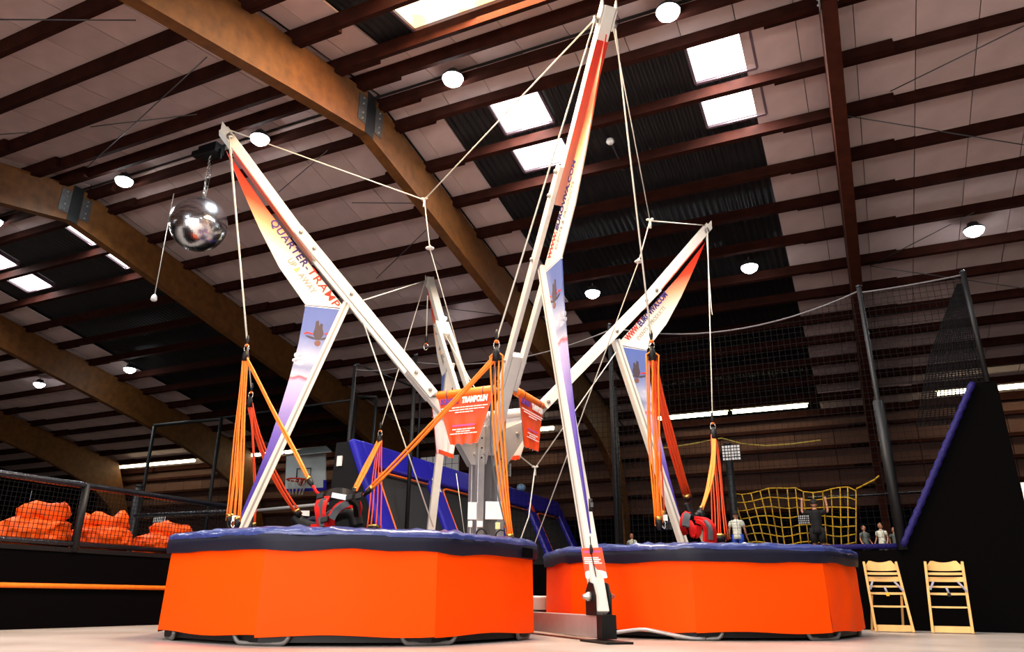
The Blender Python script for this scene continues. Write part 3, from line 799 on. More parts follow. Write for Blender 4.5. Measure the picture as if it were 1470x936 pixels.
rope([tipn('A', -.15)-V((0, 0, .0)), kA2], 'rope from the left boom tip to the cords of the rear trampoline', .01)
J1 = atY(609, 287, 11.0)
rope([tipn('A', .1)+V((0, 0, .15)), J1], 'white rope from the left boom tip to the knot at top centre')
rope([tipn('B', -.1)+V((0, 0, .1)), J1], 'white rope from the tallest boom tip to the knot at top centre')
J1b = atY(617, 356, 11.2)
rope([J1, J1b, AP('D', .3, 3.1)], 'thin rope dropping from the top centre knot through a small white disc to the hub', .008)
MB().lathe([(.012, .05), (.02, .02), (.075, .0), (.07, -.012)], J1b, 14).build('rope_disc', M_whp, label='small white disc threaded on the rope under the top centre knot', cat='disc', group='rope stops')
def knot(p, lab):
    t = MB(); t.tube(smoothpts([p+V((-.05, 0, .015)), p+V((-.02, .01, .03)), p+V((0, 0, .0)), p+V((.03, -.01, .03)), p+V((.05, 0, .02))], 3), .018, 6)
    t.tube([p+V((0, 0, .02)), p+V((.004, 0, -.05)), p+V((.0, 0, -.13))], [.02, .016, .022], 6)
    t.build('rope_knot', M_rope, label=lab, cat='knot', group='rope knots')
knot(J1, 'knot joining three ropes at top centre, left of the twin rails')
J2 = atY(933, 317, 10.6)
rope([tipn('B', .1)+V((0, 0, .1)), J2], 'thin grey rope from the tallest boom tip to the knot near the right boom tip', .008)
rope([tipn('C', -.1)+V((0, 0, .15)), J2], 'short white rope from the right boom tip to its knot')
J2b = atY(917, 375, 10.9)
rope([J2, J2b, atY(768, 779, 12.4)], 'long white rope slanting from the right knot down behind the front leg', .009)
MB().lathe([(.012, .05), (.02, .02), (.07, .0), (.065, -.012)], J2b, 14).build('rope_disc', M_whp, label='small white disc on the rope left of the right boom', cat='disc', group='rope stops')
knot(J2, 'knot of the ropes just left of the right boom tip')
J3 = atY(768, 672, 13.2)
rope([AP('D', 1.2, 3.6), J3], 'white rope running from the hub down to the small knot right of the mast', .011)
rope([AP('C', 2.5, 4.75), J3], 'white rope from the right boom elbow down to the small knot right of the mast', .011)
rope([J3, atY(759, 742, 13.0), atY(746, 778, 12.6)], 'white rope from the small knot right of the mast down to the pad', .011)
knot(J3, 'small rope knot right of the mast posts')
rope([AP('A', 2.2, 4.7), atY(622, 757, 12.3)], 'straight white rope from the left boom down past the back leg')
rope([tipn('D', .1)+V((0, 0, .1)), AP('A', 2.3, 5.05)], 'white rope from the back boom tip to the left boom')
rope([AP('D', 3.6, 6.2), atY(700, 590, 12.5)], 'thin white rope running down beside the back boom rails', .009)
rope([atY(588, 640, 12.6), atY(655, 680, 12.9), atY(667, 768, 12.7)][1:], 'thin grey cable hanging beside the mast posts', .006)

def clip(t, p, d, s=1.0):
    """steel snap ring with black swivel above"""
    d = V(d).normalized(); sd = V((1, 0, 0)); 
    MB().tube(smoothpts([p+sd*(.034*s*cos(a))+d*(-.055*s+.055*s*sin(a)) for a in [i*pi/4 for i in range(9)]][:-1]+[p+sd*(.034*s)+d*(-.055*s)], 2), .008*s, 6).build('snap_ring', M_steel, t)
    MB().tube([p+d*.14*s, p+d*.08*s, p+d*.03*s, p], [.012*s, .024*s, .018*s, .014*s], 8).build('swivel', M_blackp, t)
    MB().lathe([(.01, -.02), (.028, -.01), (.028, .01), (.01, .02)], p-d*.01*s, 10).build('stopper', M_pipe, t)
def cords(label, top, groups, s=1.0, m=None):
    """groups: list of (end point, number of cords, spread top, spread bottom, sag, material)"""
    t = empty('bungee_set', (0, 0, 0), label=label, cat='bungee cord', group='sets of orange bungee cords')
    clip(t, top+V((0, 0, .05)), (0, 0, 1), s)
    tp = top-V((0, 0, .14*s))
    MB().tube([top-V((0, 0, .03)), top-V((0, 0, .1*s)), top-V((0, 0, .2*s))], [.02*s, .045*s, .05*s], 8).build('cord_gather', M_blackp, t)
    rs = random.Random(len(label))
    for (e_, n, s0, s1, sag, mm, rad) in groups:
        for i in range(n):
            u = (i-(n-1)/2)/max(1, (n-1)/2) if n > 1 else 0
            off0 = V((u*s0, rs.uniform(-1, 1)*s0*.6, 0)); off1 = V((u*s1, rs.uniform(-1, 1)*s1*.6, rs.uniform(-.03, .03)))
            a = tp+off0; b = V(e_)+off1; P = []
            for k in range(9):
                v = k/8; P.append(a.lerp(b, v)+V((sag[0], sag[1], sag[2]))*(4*v*(1-v))+V((sin(v*9+i)*.006, 0, 0)))
            MB().tube([top-V((0, 0, .08))]+P, rad, 6).build('cord', mm, t)
        e_ = V(e_); dr = (e_-tp).normalized()
        MB().tube([e_-dr*.06, e_, e_+dr*.07], [s1*.8+.012, s1*.7+.016, .016], 8).build('end_clip', M_blackp, t)
        MB().tube([e_-dr*.09, e_-dr*.05], s1*.8+.014, 8).build('brass_ferrule', M_brass, t)
    return t
# left rope set over the near trampoline
cords('bundle of orange cords from the left boom rope, one strand to the harness', kA-V((0, 0, .08)),
      [(atY(330, 748, 10.1), 4, .03, .05, (0, 0, 0), M_cord, .011), (atY(341, 752, 10.0), 3, .03, .04, (0, 0, 0), M_cord, .012), (atY(331, 775, 10.2), 1, .01, .01, (.05, 0, 0), M_cord, .010),
       (atY(446, 693, 9.5), 2, .03, .03, (.02, 0, -.02), M_cord, .016)])
cords('orange cords hanging in front of the mast from the tallest boom rope', kB-V((0, 0, .06)),
      [(atY(733, 778, 8.45), 4, .075, .035, (-.04, 0, 0), M_cord, .012), (atY(528, 706, 9.1), 3, .03, .025, (0, 0, -.02), M_cord, .014), (atY(731, 776, 8.45), 1, .0, .0, (-.13, .03, 0), M_grey, .008)], 1.0)
cords('orange cords over the left side of the right trampoline', kB2-V((0, 0, .06)),
      [(atY(946, 752, 8.9), 5, .08, .04, (-.02, 0, 0), M_cord, .011), (atY(952, 744, 9.0), 2, .03, .03, (0, 0, 0), M_cordr, .010), (atY(987, 716, 10.2), 4, .03, .05, (-.02, 0, -.05), M_cordr, .016)], 1.0)
cords('orange cords under the right boom tip at the far side of the right trampoline', kC-V((0, 0, .06)),
      [(atY(1006, 734, 11.6), 4, .03, .03, (.06, 0, -.04), M_cord, .016), (atY(1034, 776, 12.5), 6, .05, .12, (0, 0, 0), M_cordr, .012)], 1.3)
cords('orange cords of the rear trampoline seen behind the left bundle', kA2-V((0, 0, .08)),
      [(atY(428, 738, 13.0), 4, .04, .06, (-.10, 0, -.06), M_cordr, .017), (atY(365, 758, 12.6), 2, .02, .03, (.04, 0, 0), M_cordr, .012)], 1.1)
cords('small orange cord fan right of the red harness, from the back boom rope', kD-V((0, 0, .06)),
      [(atY(508, 706, 14.6), 4, .04, .06, (0, 0, -.0), M_cord, .022), (atY(536, 762, 15.0), 4, .05, .14, (0, 0, 0), M_cordr, .014)], 1.3)
# loose carabiner on the back boom
t = empty('bungee_set', (0, 0, 0), label='short empty rope end with an orange-collared clip under the back boom head', cat='bungee cord', group='sets of orange bungee cords')
hk = atY(612, 486, 16.6)
MB().tube([AP('D', 4.4, 7.2, .12), hk], .013, 6).build('rope_end', M_rope, t)
clip(t, hk-V((0, 0, .12)), (0, 0, 1), 1.5)
# clamps / clips dangling above the pads
for (x, y, Y, lab) in ((334, 752, 10.0, 'black and grey clips dangling at the foot of the left cord bundle'), (952, 752, 8.95, 'black clips dangling at the foot of the cords above the right trampoline'), (848, 725, 8.42, 'black strap buckle wrapped round the front leg')):
    p = atY(x, y, Y); t = empty('clip', p, label=lab, cat='clip', group='dangling clips')
    if x == 848:
        MB().tube([V((.0, 0, -.07)), V((.0, 0, .07))], .022, 8).build('strap', M_blackp, t); MB().box((.01, -.02, 0), .03, .02, .05).build('buckle', M_grey, t)
    else:
        for i in range(3): MB().tube(smoothpts([V((-.05+.05*i, 0, .06)), V((-.07+.05*i, .0, .0)), V((-.04+.05*i, 0, -.05)), V((-.02+.05*i, 0, 0)), V((-.05+.05*i, 0, .06))], 3), .010, 6).build('ring', M_blackp if i != 1 else M_steel, t)
        MB().box((.02, 0, .07), .07, .02, .07).build('label_flap', M_label, t)

# ---------------- harnesses
def harness(label, pts_fn, big=1.0, flip=1):
    t = empty('harness', (0, 0, 0), label=label, cat='harness', group='red and black harnesses over the trampolines')
    return t
def H(Y): return lambda x, y, dy=0: atY(x, y, Y+dy)
h = H(9.25); t = empty('harness', (0, 0, 0), label='big red and black bungee harness with a white patch over the nearest trampoline', cat='harness', group='red and black harnesses')
wd = V((0, 1, 0))
def loop(P, w_, nm, m, off=0, th=.03): MB().band(smoothpts(P, 5), w_, th, wd).build(nm, m, t)
MB().tube(smoothpts([h(473, 708, .1), h(478, 705.5, -.05), h(490, 705, -.2), h(503, 709, -.15), h(512, 717, 0), h(517, 728, .1), h(514, 742, .15)], 5), .026, 8).build('waist_belt_edge', M_red, t)
MB().band(smoothpts([h(471, 713, .05), h(478, 709.5, -.1), h(490, 709, -.26), h(503, 713, -.2), h(511, 722, -.05), h(513, 736, .1)], 5), .13, .06, V((0, .5, .9))).build('waist_pad', M_blackp, t)
MB().prism([h(477, 707, -.33), h(501, 711, -.33), h(496, 718, -.33), h(475.5, 714, -.33)], V((0, .02, 0))).build('white_patch', M_label, t, fix=True)
for (P, w_, dz) in (([h(470, 714, -.1), h(461, 717, -.2), h(455, 726, -.25), h(456, 740, -.25), h(459, 757, -.2)], .17, 0), ([h(472, 714, -.1), h(467, 722, -.25), h(465, 735, -.28), h(467, 748, -.25), h(469, 758, -.2)], .10, 0),
                    ([h(500, 717, -.2), h(489, 723, -.3), h(480, 731, -.3), h(474, 742, -.3), h(473, 756, -.2)], .12, 0), ([h(504, 728, -.2), h(494, 728, -.3), h(485, 734, -.3), h(478, 744, -.3), h(477, 758, -.2)], .12, 0)):
    MB().band(smoothpts(P, 5), min(w_*.42, .055), .035, V((1, .3, .2))).build('leg_strap', M_red, t)
for P in ([h(467, 716, -.22), h(461.5, 724, -.24), h(460.5, 738, -.24), h(463, 756, -.22)], [h(500, 722, -.32), h(490, 727, -.34), h(482, 734, -.34), h(476, 745, -.34)]):
    MB().band(smoothpts(P, 5), .075, .03, V((1, .3, .2))).build('webbing', M_grey, t)
body = MB().tube(smoothpts([h(463, 752, .2), h(480, 740, .2), h(497, 735, .2), h(508, 740, .2), h(512, 757, .2)], 4), [.09]*17, 8)
body.build('inner_padding', M_blackp, t)
for (x, y) in ((460, 712), (502, 714), (466, 746), (515, 712)):
    MB().box(h(x, y, -.36), .09, .05, .07, V((1, 0, .3)).normalized()).build('buckle', M_blackp, t, bevel=.01)
MB().tube([h(449, 697), h(454, 706), h(462, 713)], .018, 6).build('strap_end', M_red, t)
MB().tube([h(514, 714), h(522, 710), h(529, 706)], .014, 6).build('strap_end', M_red, t)
# harness over the right trampoline
h = H(10.7); t = empty('harness', (0, 0, 0), label='small red and black harness hanging over the right trampoline', cat='harness', group='red and black harnesses')
MB().band(smoothpts([h(988, 736), h(982, 742, -.2), h(980, 752, -.25), h(981, 760, -.2), h(984, 766, -.1)], 5), .08, .04, V((1, .3, 0))).build('leg_strap', M_red, t)
MB().band(smoothpts([h(987, 738, -.2), h(985, 744, -.26), h(984, 756, -.3)], 5), .09, .04, V((1, .3, 0))).build('webbing', M_grey, t)
MB().band(smoothpts([h(1000, 744, -.1), h(1010, 746, -.2), h(1018, 752, -.25), h(1023, 762, -.25), h(1023, 778, -.2)], 5), .10, .05, V((1, .3, 0))).build('leg_strap', M_red, t)
MB().band(smoothpts([h(1002, 748, -.2), h(1011, 752, -.3), h(1015, 762, -.3), h(1014, 778, -.3)], 5), .09, .05, V((1, .3, 0))).build('leg_strap', M_red, t)
MB().band(smoothpts([h(1012, 748, -.3), h(1019, 758, -.36), h(1020, 775, -.36)], 5), .05, .04, V((1, .3, 0))).build('webbing', M_grey, t)
MB().band(smoothpts([h(988, 748, -.1), h(993, 757, -.2), h(996, 768, -.2), h(1001, 766, -.2), h(1003, 755, -.2)], 5), .09, .04, V((1, .3, 0))).build('waist_belt', M_red, t)
MB().tube(smoothpts([h(986, 722), h(989, 732), h(996, 742), h(1004, 738)], 4), .05, 8).build('inner_padding', M_blackp, t)
MB().tube(smoothpts([h(1001, 741), h(1005, 736), h(1009, 742)], 4), .05, 8).build('buckle', M_blackp, t)
MB().band(smoothpts([h(1004, 762, -.1), h(1008, 770, -.1), h(1012, 778, -.1)], 4), .08, .02, V((1, 0, 0))).build('pale_strap', mat('pale_green_strap', (214, 226, 196), .6), t)
# dark harness over the rear trampoline
h = H(13.1); t = empty('harness', (0, 0, 0), label='dark harness with a red edge seen low behind the nearest trampoline pad', cat='harness', group='red and black harnesses')
MB().tube(smoothpts([h(424, 742), h(430, 750), h(440, 754), h(450, 757), h(458, 757)], 4), .11, 8).build('inner_padding', M_blackg, t)
MB().tube(smoothpts([h(432, 757), h(440, 750), h(450, 745), h(458, 748)], 4), .05, 8).build('padding', M_navys, t)
MB().band([h(446, 756, -.15), h(458, 756, -.15)], .08, .03, V((0, 0, 1))).build('leg_strap', M_red, t)
MB().prism([h(431, 733, .3), h(444, 733, .3), h(444, 741, .3), h(432, 740, .3)], V((0, .01, 0))).build('label_flap', M_label, t, fix=True)

# ================================================================== LEFT PLATFORM WITH RAIL AND BAGS
def gbox(mb, g0, g1, s0, s1, z0, z1): return mb.box(W((s0+s1)/2, (g0+g1)/2, (z0+z1)/2), g1-g0, s1-s0, z1-z0, gv, ev)
t = empty('arena_platform', (0, 0, 0), label='black-clad platform at the left with an orange line along its side', cat='platform', group='black platforms')
gbox(MB(), -16, -10, -1, 10.4, 0, .97).build('platform_body', M_black, t)
gbox(MB(), -10.03, -9.98, -1, 10.4, .97, 1.03).build('edge_trim', M_blackp, t)
MB().tube([W(-1, -9.97, .53), W(10.38, -9.97, .53)], .032, 8).build('orange_stripe', M_cord, t)
t = empty('safety_rail', (0, 0, 0), label='black padded rail with netting along the left platform', cat='railing', group='black rails')
MB().tube([W(1, -10, 1.88), W(10.4, -10, 1.88)], .045, 8).build('top_rail', M_rail, t)
MB().tube([W(1, -10, 1.08), W(10.4, -10, 1.08)], .035, 8).build('bottom_rail', M_rail, t)
MB().tube([W(10.4, -10, 1.88), W(10.4, -13, 1.88)], .04, 8).build('top_rail', M_rail, t)
for s in (1.2, 3.8, 7.12, 10.38): MB().tube([W(s, -10, .98), W(s, -10, 1.90)], .055, 8).build('post', M_post, t)
nt = MB(); s = 3.0
while s < 10.4: nt.beam(W(s, -10, 1.08), W(s, -10, 1.86), .006, .006); s += .062
z = 1.12
while z < 1.86: nt.beam(W(3, -10, z), W(10.4, -10, z), .006, .006); z += .062
nt.build('net', M_net, t, kind='stuff')
def bag(x, y, g, rad, ht, seed, lab, lean=0):
    c = atG(x, y, g); c.z = .97
    t = empty('nylon_bag', c, label=lab, cat='bag', group='orange nylon bags behind the left rail')
    bm = bmesh.new(); bmesh.ops.create_icosphere(bm, subdivisions=5, radius=1)
    for v in bm.verts:
        p = v.co.copy(); z = (p.z+1)/2
        if z < .66: prof = .97+.08*sin(z*pi)
        elif z < .82: prof = 1.04-.42*(z-.66)/.16
        else: prof = .62
        if z < .04: prof *= .93
        fold = abs(noise.noise(V((p.x*2.1+seed, p.y*2.1, p.z*1.2))))*.20+abs(noise.noise(V((p.x*4.5, p.y*4.5+seed, p.z*2.6))))*.16+abs(noise.noise(p*9))*.06
        az = math.atan2(p.y, p.x)
        r_ = rad*prof*(1.10-fold)*(1+.05*sin(az*3+seed))
        zz = ht*(z*.88)*(1+.10*noise.noise(V((p.x*2+seed, p.y*2, 2))))
        v.co = V((p.x/max(1e-4, sqrt(p.x**2+p.y**2))*r_*min(1, sqrt(p.x**2+p.y**2)*1.25)+lean*z, p.y/max(1e-4, sqrt(p.x**2+p.y**2))*r_*min(1, sqrt(p.x**2+p.y**2)*1.25), zz))
    me = bpy.data.meshes.new('bag_body'); bm.to_mesh(me); bm.free(); me.materials.append(M_bag)
    for p in me.polygons: p.use_smooth = True
    place('bag_body', me, t)
    # gathered mouth of the bag, folded over
    vs = []; n = 28; pr_ = [(.66, .66), (.80, .74), (.78, .88), (.66, .98), (.52, .95), (.30, .84)]
    for j, (k, zz) in enumerate(pr_):
        for i in range(n):
            a = 2*pi*i/n; q = 1+.22*noise.noise(V((cos(a)*2+seed, sin(a)*2, j*.5)))+.10*sin(a*7+seed+j)
            vs.append(V((cos(a)*rad*k*q+lean+.05*seed % .1, sin(a)*rad*k*q, ht*zz*(1+.14*noise.noise(V((cos(a)*1.5, sin(a)*1.5+seed, j*.4)))+.05*sin(a*5+seed*2)))))
    fs = [(j*n+i, j*n+(i+1) % n, (j+1)*n+(i+1) % n, (j+1)*n+i) for j in range(len(pr_)-1) for i in range(n)]+[tuple(range((len(pr_)-1)*n, len(pr_)*n))]
    MB().add(vs, fs, True).build('bag_mouth', M_bag, t)
bag(42, 775, -10.62, .40, .66, 1.3, 'largest orange nylon bag, leftmost behind the rail', .06)
bag(146, 780, -10.62, .40, .62, 4.1, 'middle orange nylon bag, right of the rail post', -.03)
bag(229, 784, -10.62, .40, .58, 7.7, 'right orange nylon bag, half behind the trampoline', .08)

# rear decks
t = empty('arena_platform', (0, 0, 0), label='black-clad platform at the right behind the wooden highchairs', cat='platform', group='black platforms')
gbox(MB(), -2.5, 9.5, 13.8, 25.4, 0, 1.2).build('platform_body', M_black, t)
MB().tube([W(13.82, -2.5, 1.26), W(13.82, .52, 1.26)], .042, 10).build('blue_edge_padding', M_blued, t)
t = empty('arena_platform', (0, 0, 0), label='dark low platform behind the bungee tower', cat='platform', group='black platforms')
gbox(MB(), -8.2, -2.5, 17.4, 25.4, 0, 1.2).build('platform_body', M_black, t)
t = empty('arena_platform', (0, 0, 0), label='dark platform carrying the blue padded ramps', cat='platform', group='black platforms')
gbox(MB(), -24, -8.75, 13.1, 25.4, 0, 1.2).build('platform_body', M_black, t)

# rail further back
t = empty('safety_rail', (0, 0, 0), label='thin pale rail behind the left boom leg, below the basketball board', cat='railing', group='black rails')
z0 = atS(375, 733, 13.3).z
MB().tube([atS(362, 733.5, 13.3), atS(482, 722, 13.3)], .035, 8).build('top_rail', mat('grey_rail', (150, 150, 150), .4), t)
for x, y in ((364, 733), (480, 722)):
    a = atS(x, y, 13.3); MB().tube([V((a.x, a.y, 1.2)), a], .035, 8).build('post', M_post, t)

# ================================================================== BLUE PADDED RAMPS
SS = [13.25, 16.1, 19.1, 22.2, 24.9]
zT, zB, gT, gB = 3.62, 1.2, -10.0, -8.85
def slope(s, v, dn=0):
    """v 0 top..1 bottom on the inclined front"""
    n = (gv*(zT-zB)+V((0, 0, 1))*(gB-gT)).normalized()
    return W(s, gT+(gB-gT)*v, zT+(zB-zT)*v)+n*dn
t = empty('padded_ramp', (0, 0, 0), label='row of black inclined jump walls framed by blue padding with orange piping', cat='ramp')
mb = MB(); mb.prism([slope(SS[0]-.2, 0), slope(SS[0]-.2, 1), W(SS[0]-.2, -10.45, zB), W(SS[0]-.2, -10.35, zT)], ev*(SS[-1]-SS[0]+.4)); mb.build('ramp_body', M_blackg, t, fix=True)
for a, b in zip(SS[:-1], SS[1:]):
    MB().prism([slope(a+.2, .22, .01), slope(b-.2, .22, .01), slope(b-.2, 1, .01), slope(a+.2, 1, .01)], slope(0, 0, .02)-slope(0, 0, 0)).build('ramp_mat', mat('dark_mat', (34, 33, 36), .7), t, fix=True)
    pp = smoothpts([slope(a+.34, .97, .1), slope(a+.34, .37, .1), slope(a+.48, .275, .1), slope(a+.75, .262, .1)], 4)+[slope(b-.34, .262, .1)]
    MB().tube(pp, .026, 6).build('orange_piping', M_pipe, t)
Nn = (slope(0, 0, 1)-slope(0, 0, 0)); dv = (slope(0, 1)-slope(0, 0)).normalized()
for i, s in enumerate(SS):
    MB().beam(slope(s, 0, .07), slope(s, 1, .07), .54, .16, ev).build('blue_strut', M_blue, t, bevel=.05)
for a, b in zip(SS[:-1], SS[1:]):
    MB().beam(slope(a+.02, .115, .075), slope(b-.02, .115, .075), .17, .64, Nn).build('blue_top_pad', M_blue, t, bevel=.06)
# small marks on the pads
MB().prism([slope(16.1-.13, .20, .16), slope(16.1+.12, .20, .16), slope(16.1+.12, .33, .16), slope(16.1-.13, .33, .16)], Nn*.008).build('white_label', M_label, t, fix=True)
MB().prism([slope(22.2-.13, .16, .16), slope(22.2+.12, .16, .16), slope(22.2+.12, .28, .16), slope(22.2-.13, .28, .16)], Nn*.008).build('red_label', M_redp, t, fix=True)
MB().lathe([(.0, .14), (.12, .10), (.16, 0), (.12, -.08), (.0, -.12)], slope(22.15, 0, .05)+V((0, 0, .14)), 12).build('light_dome', mat('pale_blue_dome', (130, 170, 210), .4), t)
MB().box(W(13.02, -10.2, 3.2), .12, .04, .22, gv, ev).build('white_label', M_label, t)

# ================================================================== RIGHT RAMP TOWER
t = empty('ramp_tower', (0, 0, 0), label='tall black wedge with a blue padded slope edge at the right', cat='ramp')
P = [W(13.78, .50, 1.2), W(13.78, 1.93, 3.80), W(13.78, 2.27, 3.80), W(13.78, 2.27, 0), W(13.78, .50, 0)]
MB().prism(P, ev*2.6).build('side_wall', M_black, t, fix=True)
q = [W(13.74, .50+(1.93-.50)*i/34, 1.25+(3.80-1.25)*i/34) for i in range(35)]
MB().tube(q, [.058 if i % 2 else .044 for i in range(35)], 10).build('blue_slope_padding', M_blued, t)
t = empty('notice', W(13.74, 2.38, 1.95), label='white notice cut off by the right edge of the picture', cat='sign')
MB().box((0, 0, 0), .22, .02, .42, gv, ev).build('notice_sheet', M_label, t)

# ================================================================== SAFETY NET POSTS AND NETS
posts = [(13.8, .50, 1.2, 5.76, 'black net post with thicker sleeve right of the long fluorescent lamp'), (13.8, 2.14, 3.8, 5.75, 'black net post rising from the top of the black wedge'),
         (13.9, -4.25, 0, 5.76, 'tall black net post behind the right boom elbow'), (13.9, -8.95, 1.2, 5.70, 'black net post behind the left boom plate'), (14.0, -10.75, 1.2, 5.70, 'leftmost black net post behind the blue ramp end')]
for (s, g, za, zb, lb) in posts:
    t = empty('net_post', W(s, g, za), label=lb, cat='post', group='black net posts')
    MB().tube([V((0, 0, 0)), V((0, 0, zb-za))], .045, 8).build('pole', M_post, t)
    if g > .4 and g < 1: MB().tube([V((0, 0, 0)), V((0, 0, 2.45))], .085, 10).build('sleeve', M_post, t)
    MB().lathe([(.05, 0), (.055, .03), (.02, .06)], (0, 0, zb-za), 8).build('cap', M_rail, t)
def netrope(a, b, sag, label):
    P = [V(a).lerp(V(b), i/16)-V((0, 0, sag*4*(i/16)*(1-i/16))) for i in range(17)]
    MB().tube(P, .016, 5).build('net_rope', mat('grey_net_rope', (96, 92, 94), .8), label=label, cat='rope', group='top ropes of the safety nets'); return P
pA = netrope(W(13.8, .50, 5.70), W(13.9, -4.25, 5.72), .42, 'grey sagging net rope from the right post to the one behind the right boom')
pB = netrope(W(13.9, -4.25, 5.66), W(13.9, -8.95, 5.55), .30, 'grey sagging net rope passing behind the twin rails')
pC = netrope(W(13.8, .50, 5.66), W(13.8, 2.14, 5.72), .02, 'grey net rope between the two right posts')
pD = netrope(W(13.9, -8.95, 5.5), W(14.0, -10.75, 5.62), .08, 'grey net rope left of the plate of the left boom')
def net(g0, g1, z0, topf, s, label, cell=.10, m=M_net, wdt=.0055, bulge=None):
    mb = MB(); g = g0; 
    while g <= g1: mb.beam(W(s, g, z0), W(s, g, topf(g)), wdt, wdt, ev); g += cell
    z = z0
    zmx = max(topf(g0), topf(g1))
    while z < zmx:
        # keep strands under the sagging rope
        gs = [g0+(g1-g0)*i/24 for i in range(25)]; run = []
        for g in gs+[None]:
            if g is not None and topf(g) >= z: run.append(g)
            else:
                if len(run) > 1: mb.beam(W(s, run[0], z), W(s, run[-1], z), wdt, wdt, ev)
                run = []
        z += cell
    mb.build('safety_net', m, label=label, cat='net', group='black safety nets')
net(.50, 2.12, 1.3, lambda g: 5.70, 13.8, 'square-mesh net between the two right posts beside the black wedge', .105)
net(-4.25, .50, 1.3, lambda g: 5.70-.42*4*((g+4.25)/4.75)*(1-(g+4.25)/4.75), 13.85, 'wide net hanging in front of the long fluorescent lamp', .105)
net(-8.95, -4.25, 1.3, lambda g: 5.6-.30*4*((g+8.95)/4.7)*(1-(g+8.95)/4.7), 13.9+3.4, 'net behind the mast and the orange signs', .13, wdt=.006)
# dark gathered curtain of net on the black wedge
P = [W(14.0, 1.10, 3.3), W(14.0, 1.35, 3.8), W(14.0, 1.45, 4.6), W(14.0, 1.98, 5.6), W(14.0, 2.12, 5.7), W(14.0, 2.16, 3.8), W(14.0, 1.5, 3.2)]
mb = MB()
def wedge_g(z): 
    T_ = [(3.2, 1.02), (3.8, 1.22), (4.4, 1.42), (5.0, 1.72), (5.7, 2.08)]
    for (a, ga), (b, gb) in zip(T_[:-1], T_[1:]):
        if a <= z <= b: return ga+(gb-ga)*(z-a)/(b-a)
    return T_[-1][1]
z = 3.2
while z < 5.65: mb.beam(W(14.02, wedge_g(z), z), W(14.02, 2.14, z), .010, .012, ev); z += .035
for i in range(18):
    g1_ = 2.14; u = i/17
    mb.tube([W(14.02, wedge_g(zz)+(2.14-wedge_g(zz))*u, zz) for zz in (3.2, 3.8, 4.4, 5.0, 5.65)], .009, 4)
mb.build('net_curtain', M_net, label='dense dark fold of netting gathered against the right net post', cat='net', group='black safety nets')

# portal frames of the far courts
def portal(P, label, r=.045):
    t = empty('portal_frame', P[0], label=label, cat='frame', group='black net frames in the left background')
    c = V(P[0])
    for a, b in zip(P[:-1], P[1:]): MB().tube([V(a)-c, V(b)-c], r, 8).build('frame_bar', M_post, t)
    return t
a, b = atS(222, 611, 16.8), atS(318, 601, 16.8)
portal([V((a.x, a.y, 0)), a, b, V((b.x, b.y, 0))], 'black net frame with a pale top bar left of the orange cord bundle', .06)
a, b = atS(312, 601, 17.2), atS(505, 574, 15.5)
portal([a, b], 'long thin bar running behind the left boom leg', .035)
a, b = atS(512, 569, 16.5), atS(540, 570, 16.5)
portal([V((a.x, a.y, 1.2)), a, b, V((b.x, b.y, 1.2))], 'narrow black net frame above the left end of the blue ramps')
a, b = atS(512, 522, 15.2), atS(604, 560, 17.5)
portal([a, b, V((b.x, b.y, 1.2))], 'slanting net line and post behind the lower left boom', .03)
for x, y, s, lb in ((1045, 640, 18.5, 'black padded pole left of the yellow climbing net'), (880, 560, 16.0, 'black padded pole behind the right boom leg'), (200, 700, 12.5, 'black padded pole left of the small white notice')):
    a = atS(x, y, s); t = empty('padded_pole', V((a.x, a.y, 0)), label=lb, cat='post', group='black padded poles')
    MB().tube([V((0, 0, 0)), V((0, 0, a.z))], .09, 10).build('pole', M_post, t); MB().lathe([(.095, 0), (.095, .06)], (0, 0, a.z), 10).build('cap', M_blackp, t)

# ================================================================== BASKETBALL BOARD, SMALL NOTICES
S_ = 21.0
t = empty('basketball_board', atS(440, 680, S_), label='white basketball backboard with blue lower edge and red ring', cat='basketball hoop')
c = atS(440, 680, S_)
def Bp(x, y, off=0): return atS(x, y, S_-off)-c
MB().prism([Bp(411, 655), Bp(467, 651), Bp(467, 703), Bp(409, 705)], ev*.05).build('backboard', mat('backboard_white', (214, 226, 228), .4), t, fix=True)
MB().prism([Bp(409, 702, .06), Bp(464, 700, .06), Bp(464, 689, .06), Bp(468, 689, .06), Bp(468, 704, .06), Bp(409, 706, .06)], ev*.03).build('blue_edge', M_blue, t, fix=True)
sq = MB(); pts = [Bp(425.5, 688, .08), Bp(426.5, 673, .08), Bp(446, 672, .08), Bp(445.5, 690, .08)]; sq.tube(pts+[pts[0]], .022, 4, smooth=False); sq.build('target_square', M_blackp, t)
rc = Bp(427, 689, .55)
MB().tube([rc+V((cos(i*pi/8)*.36, sin(i*pi/8)*.36, 0)) for i in range(16)], .028, 6, closed=True).build('ring', M_redp, t)
nn_ = MB()
for i in range(12):
    a = i*pi/6
    for s in (-1, 1): nn_.tube([rc+V((cos(a)*.35, sin(a)*.35, 0)), rc+V((cos(a+s*.4)*.22, sin(a+s*.4)*.22, -.5))], .008, 4)
nn_.build('net', M_rope, t)
MB().beam(rc+V((.33, .2, 0)), Bp(436, 690, .05), .12, .04).build('bracket', M_redp, t)
bl = MB().lathe([(.0, -.15), (.10, -.11), (.15, 0), (.10, .11), (0, .15)], atS(432.5, 692, S_-.35), 14).build('basketball', mat('basketball_red', (150, 50, 40), .6), label='dark red ball resting at the basketball ring', cat='ball')
t = empty('roof_baffle', atS(440, 650, S_-1), label='pale netted panel above the basketball board', cat='panel', group='pale netted panels')
c = atS(440, 650, S_-1)
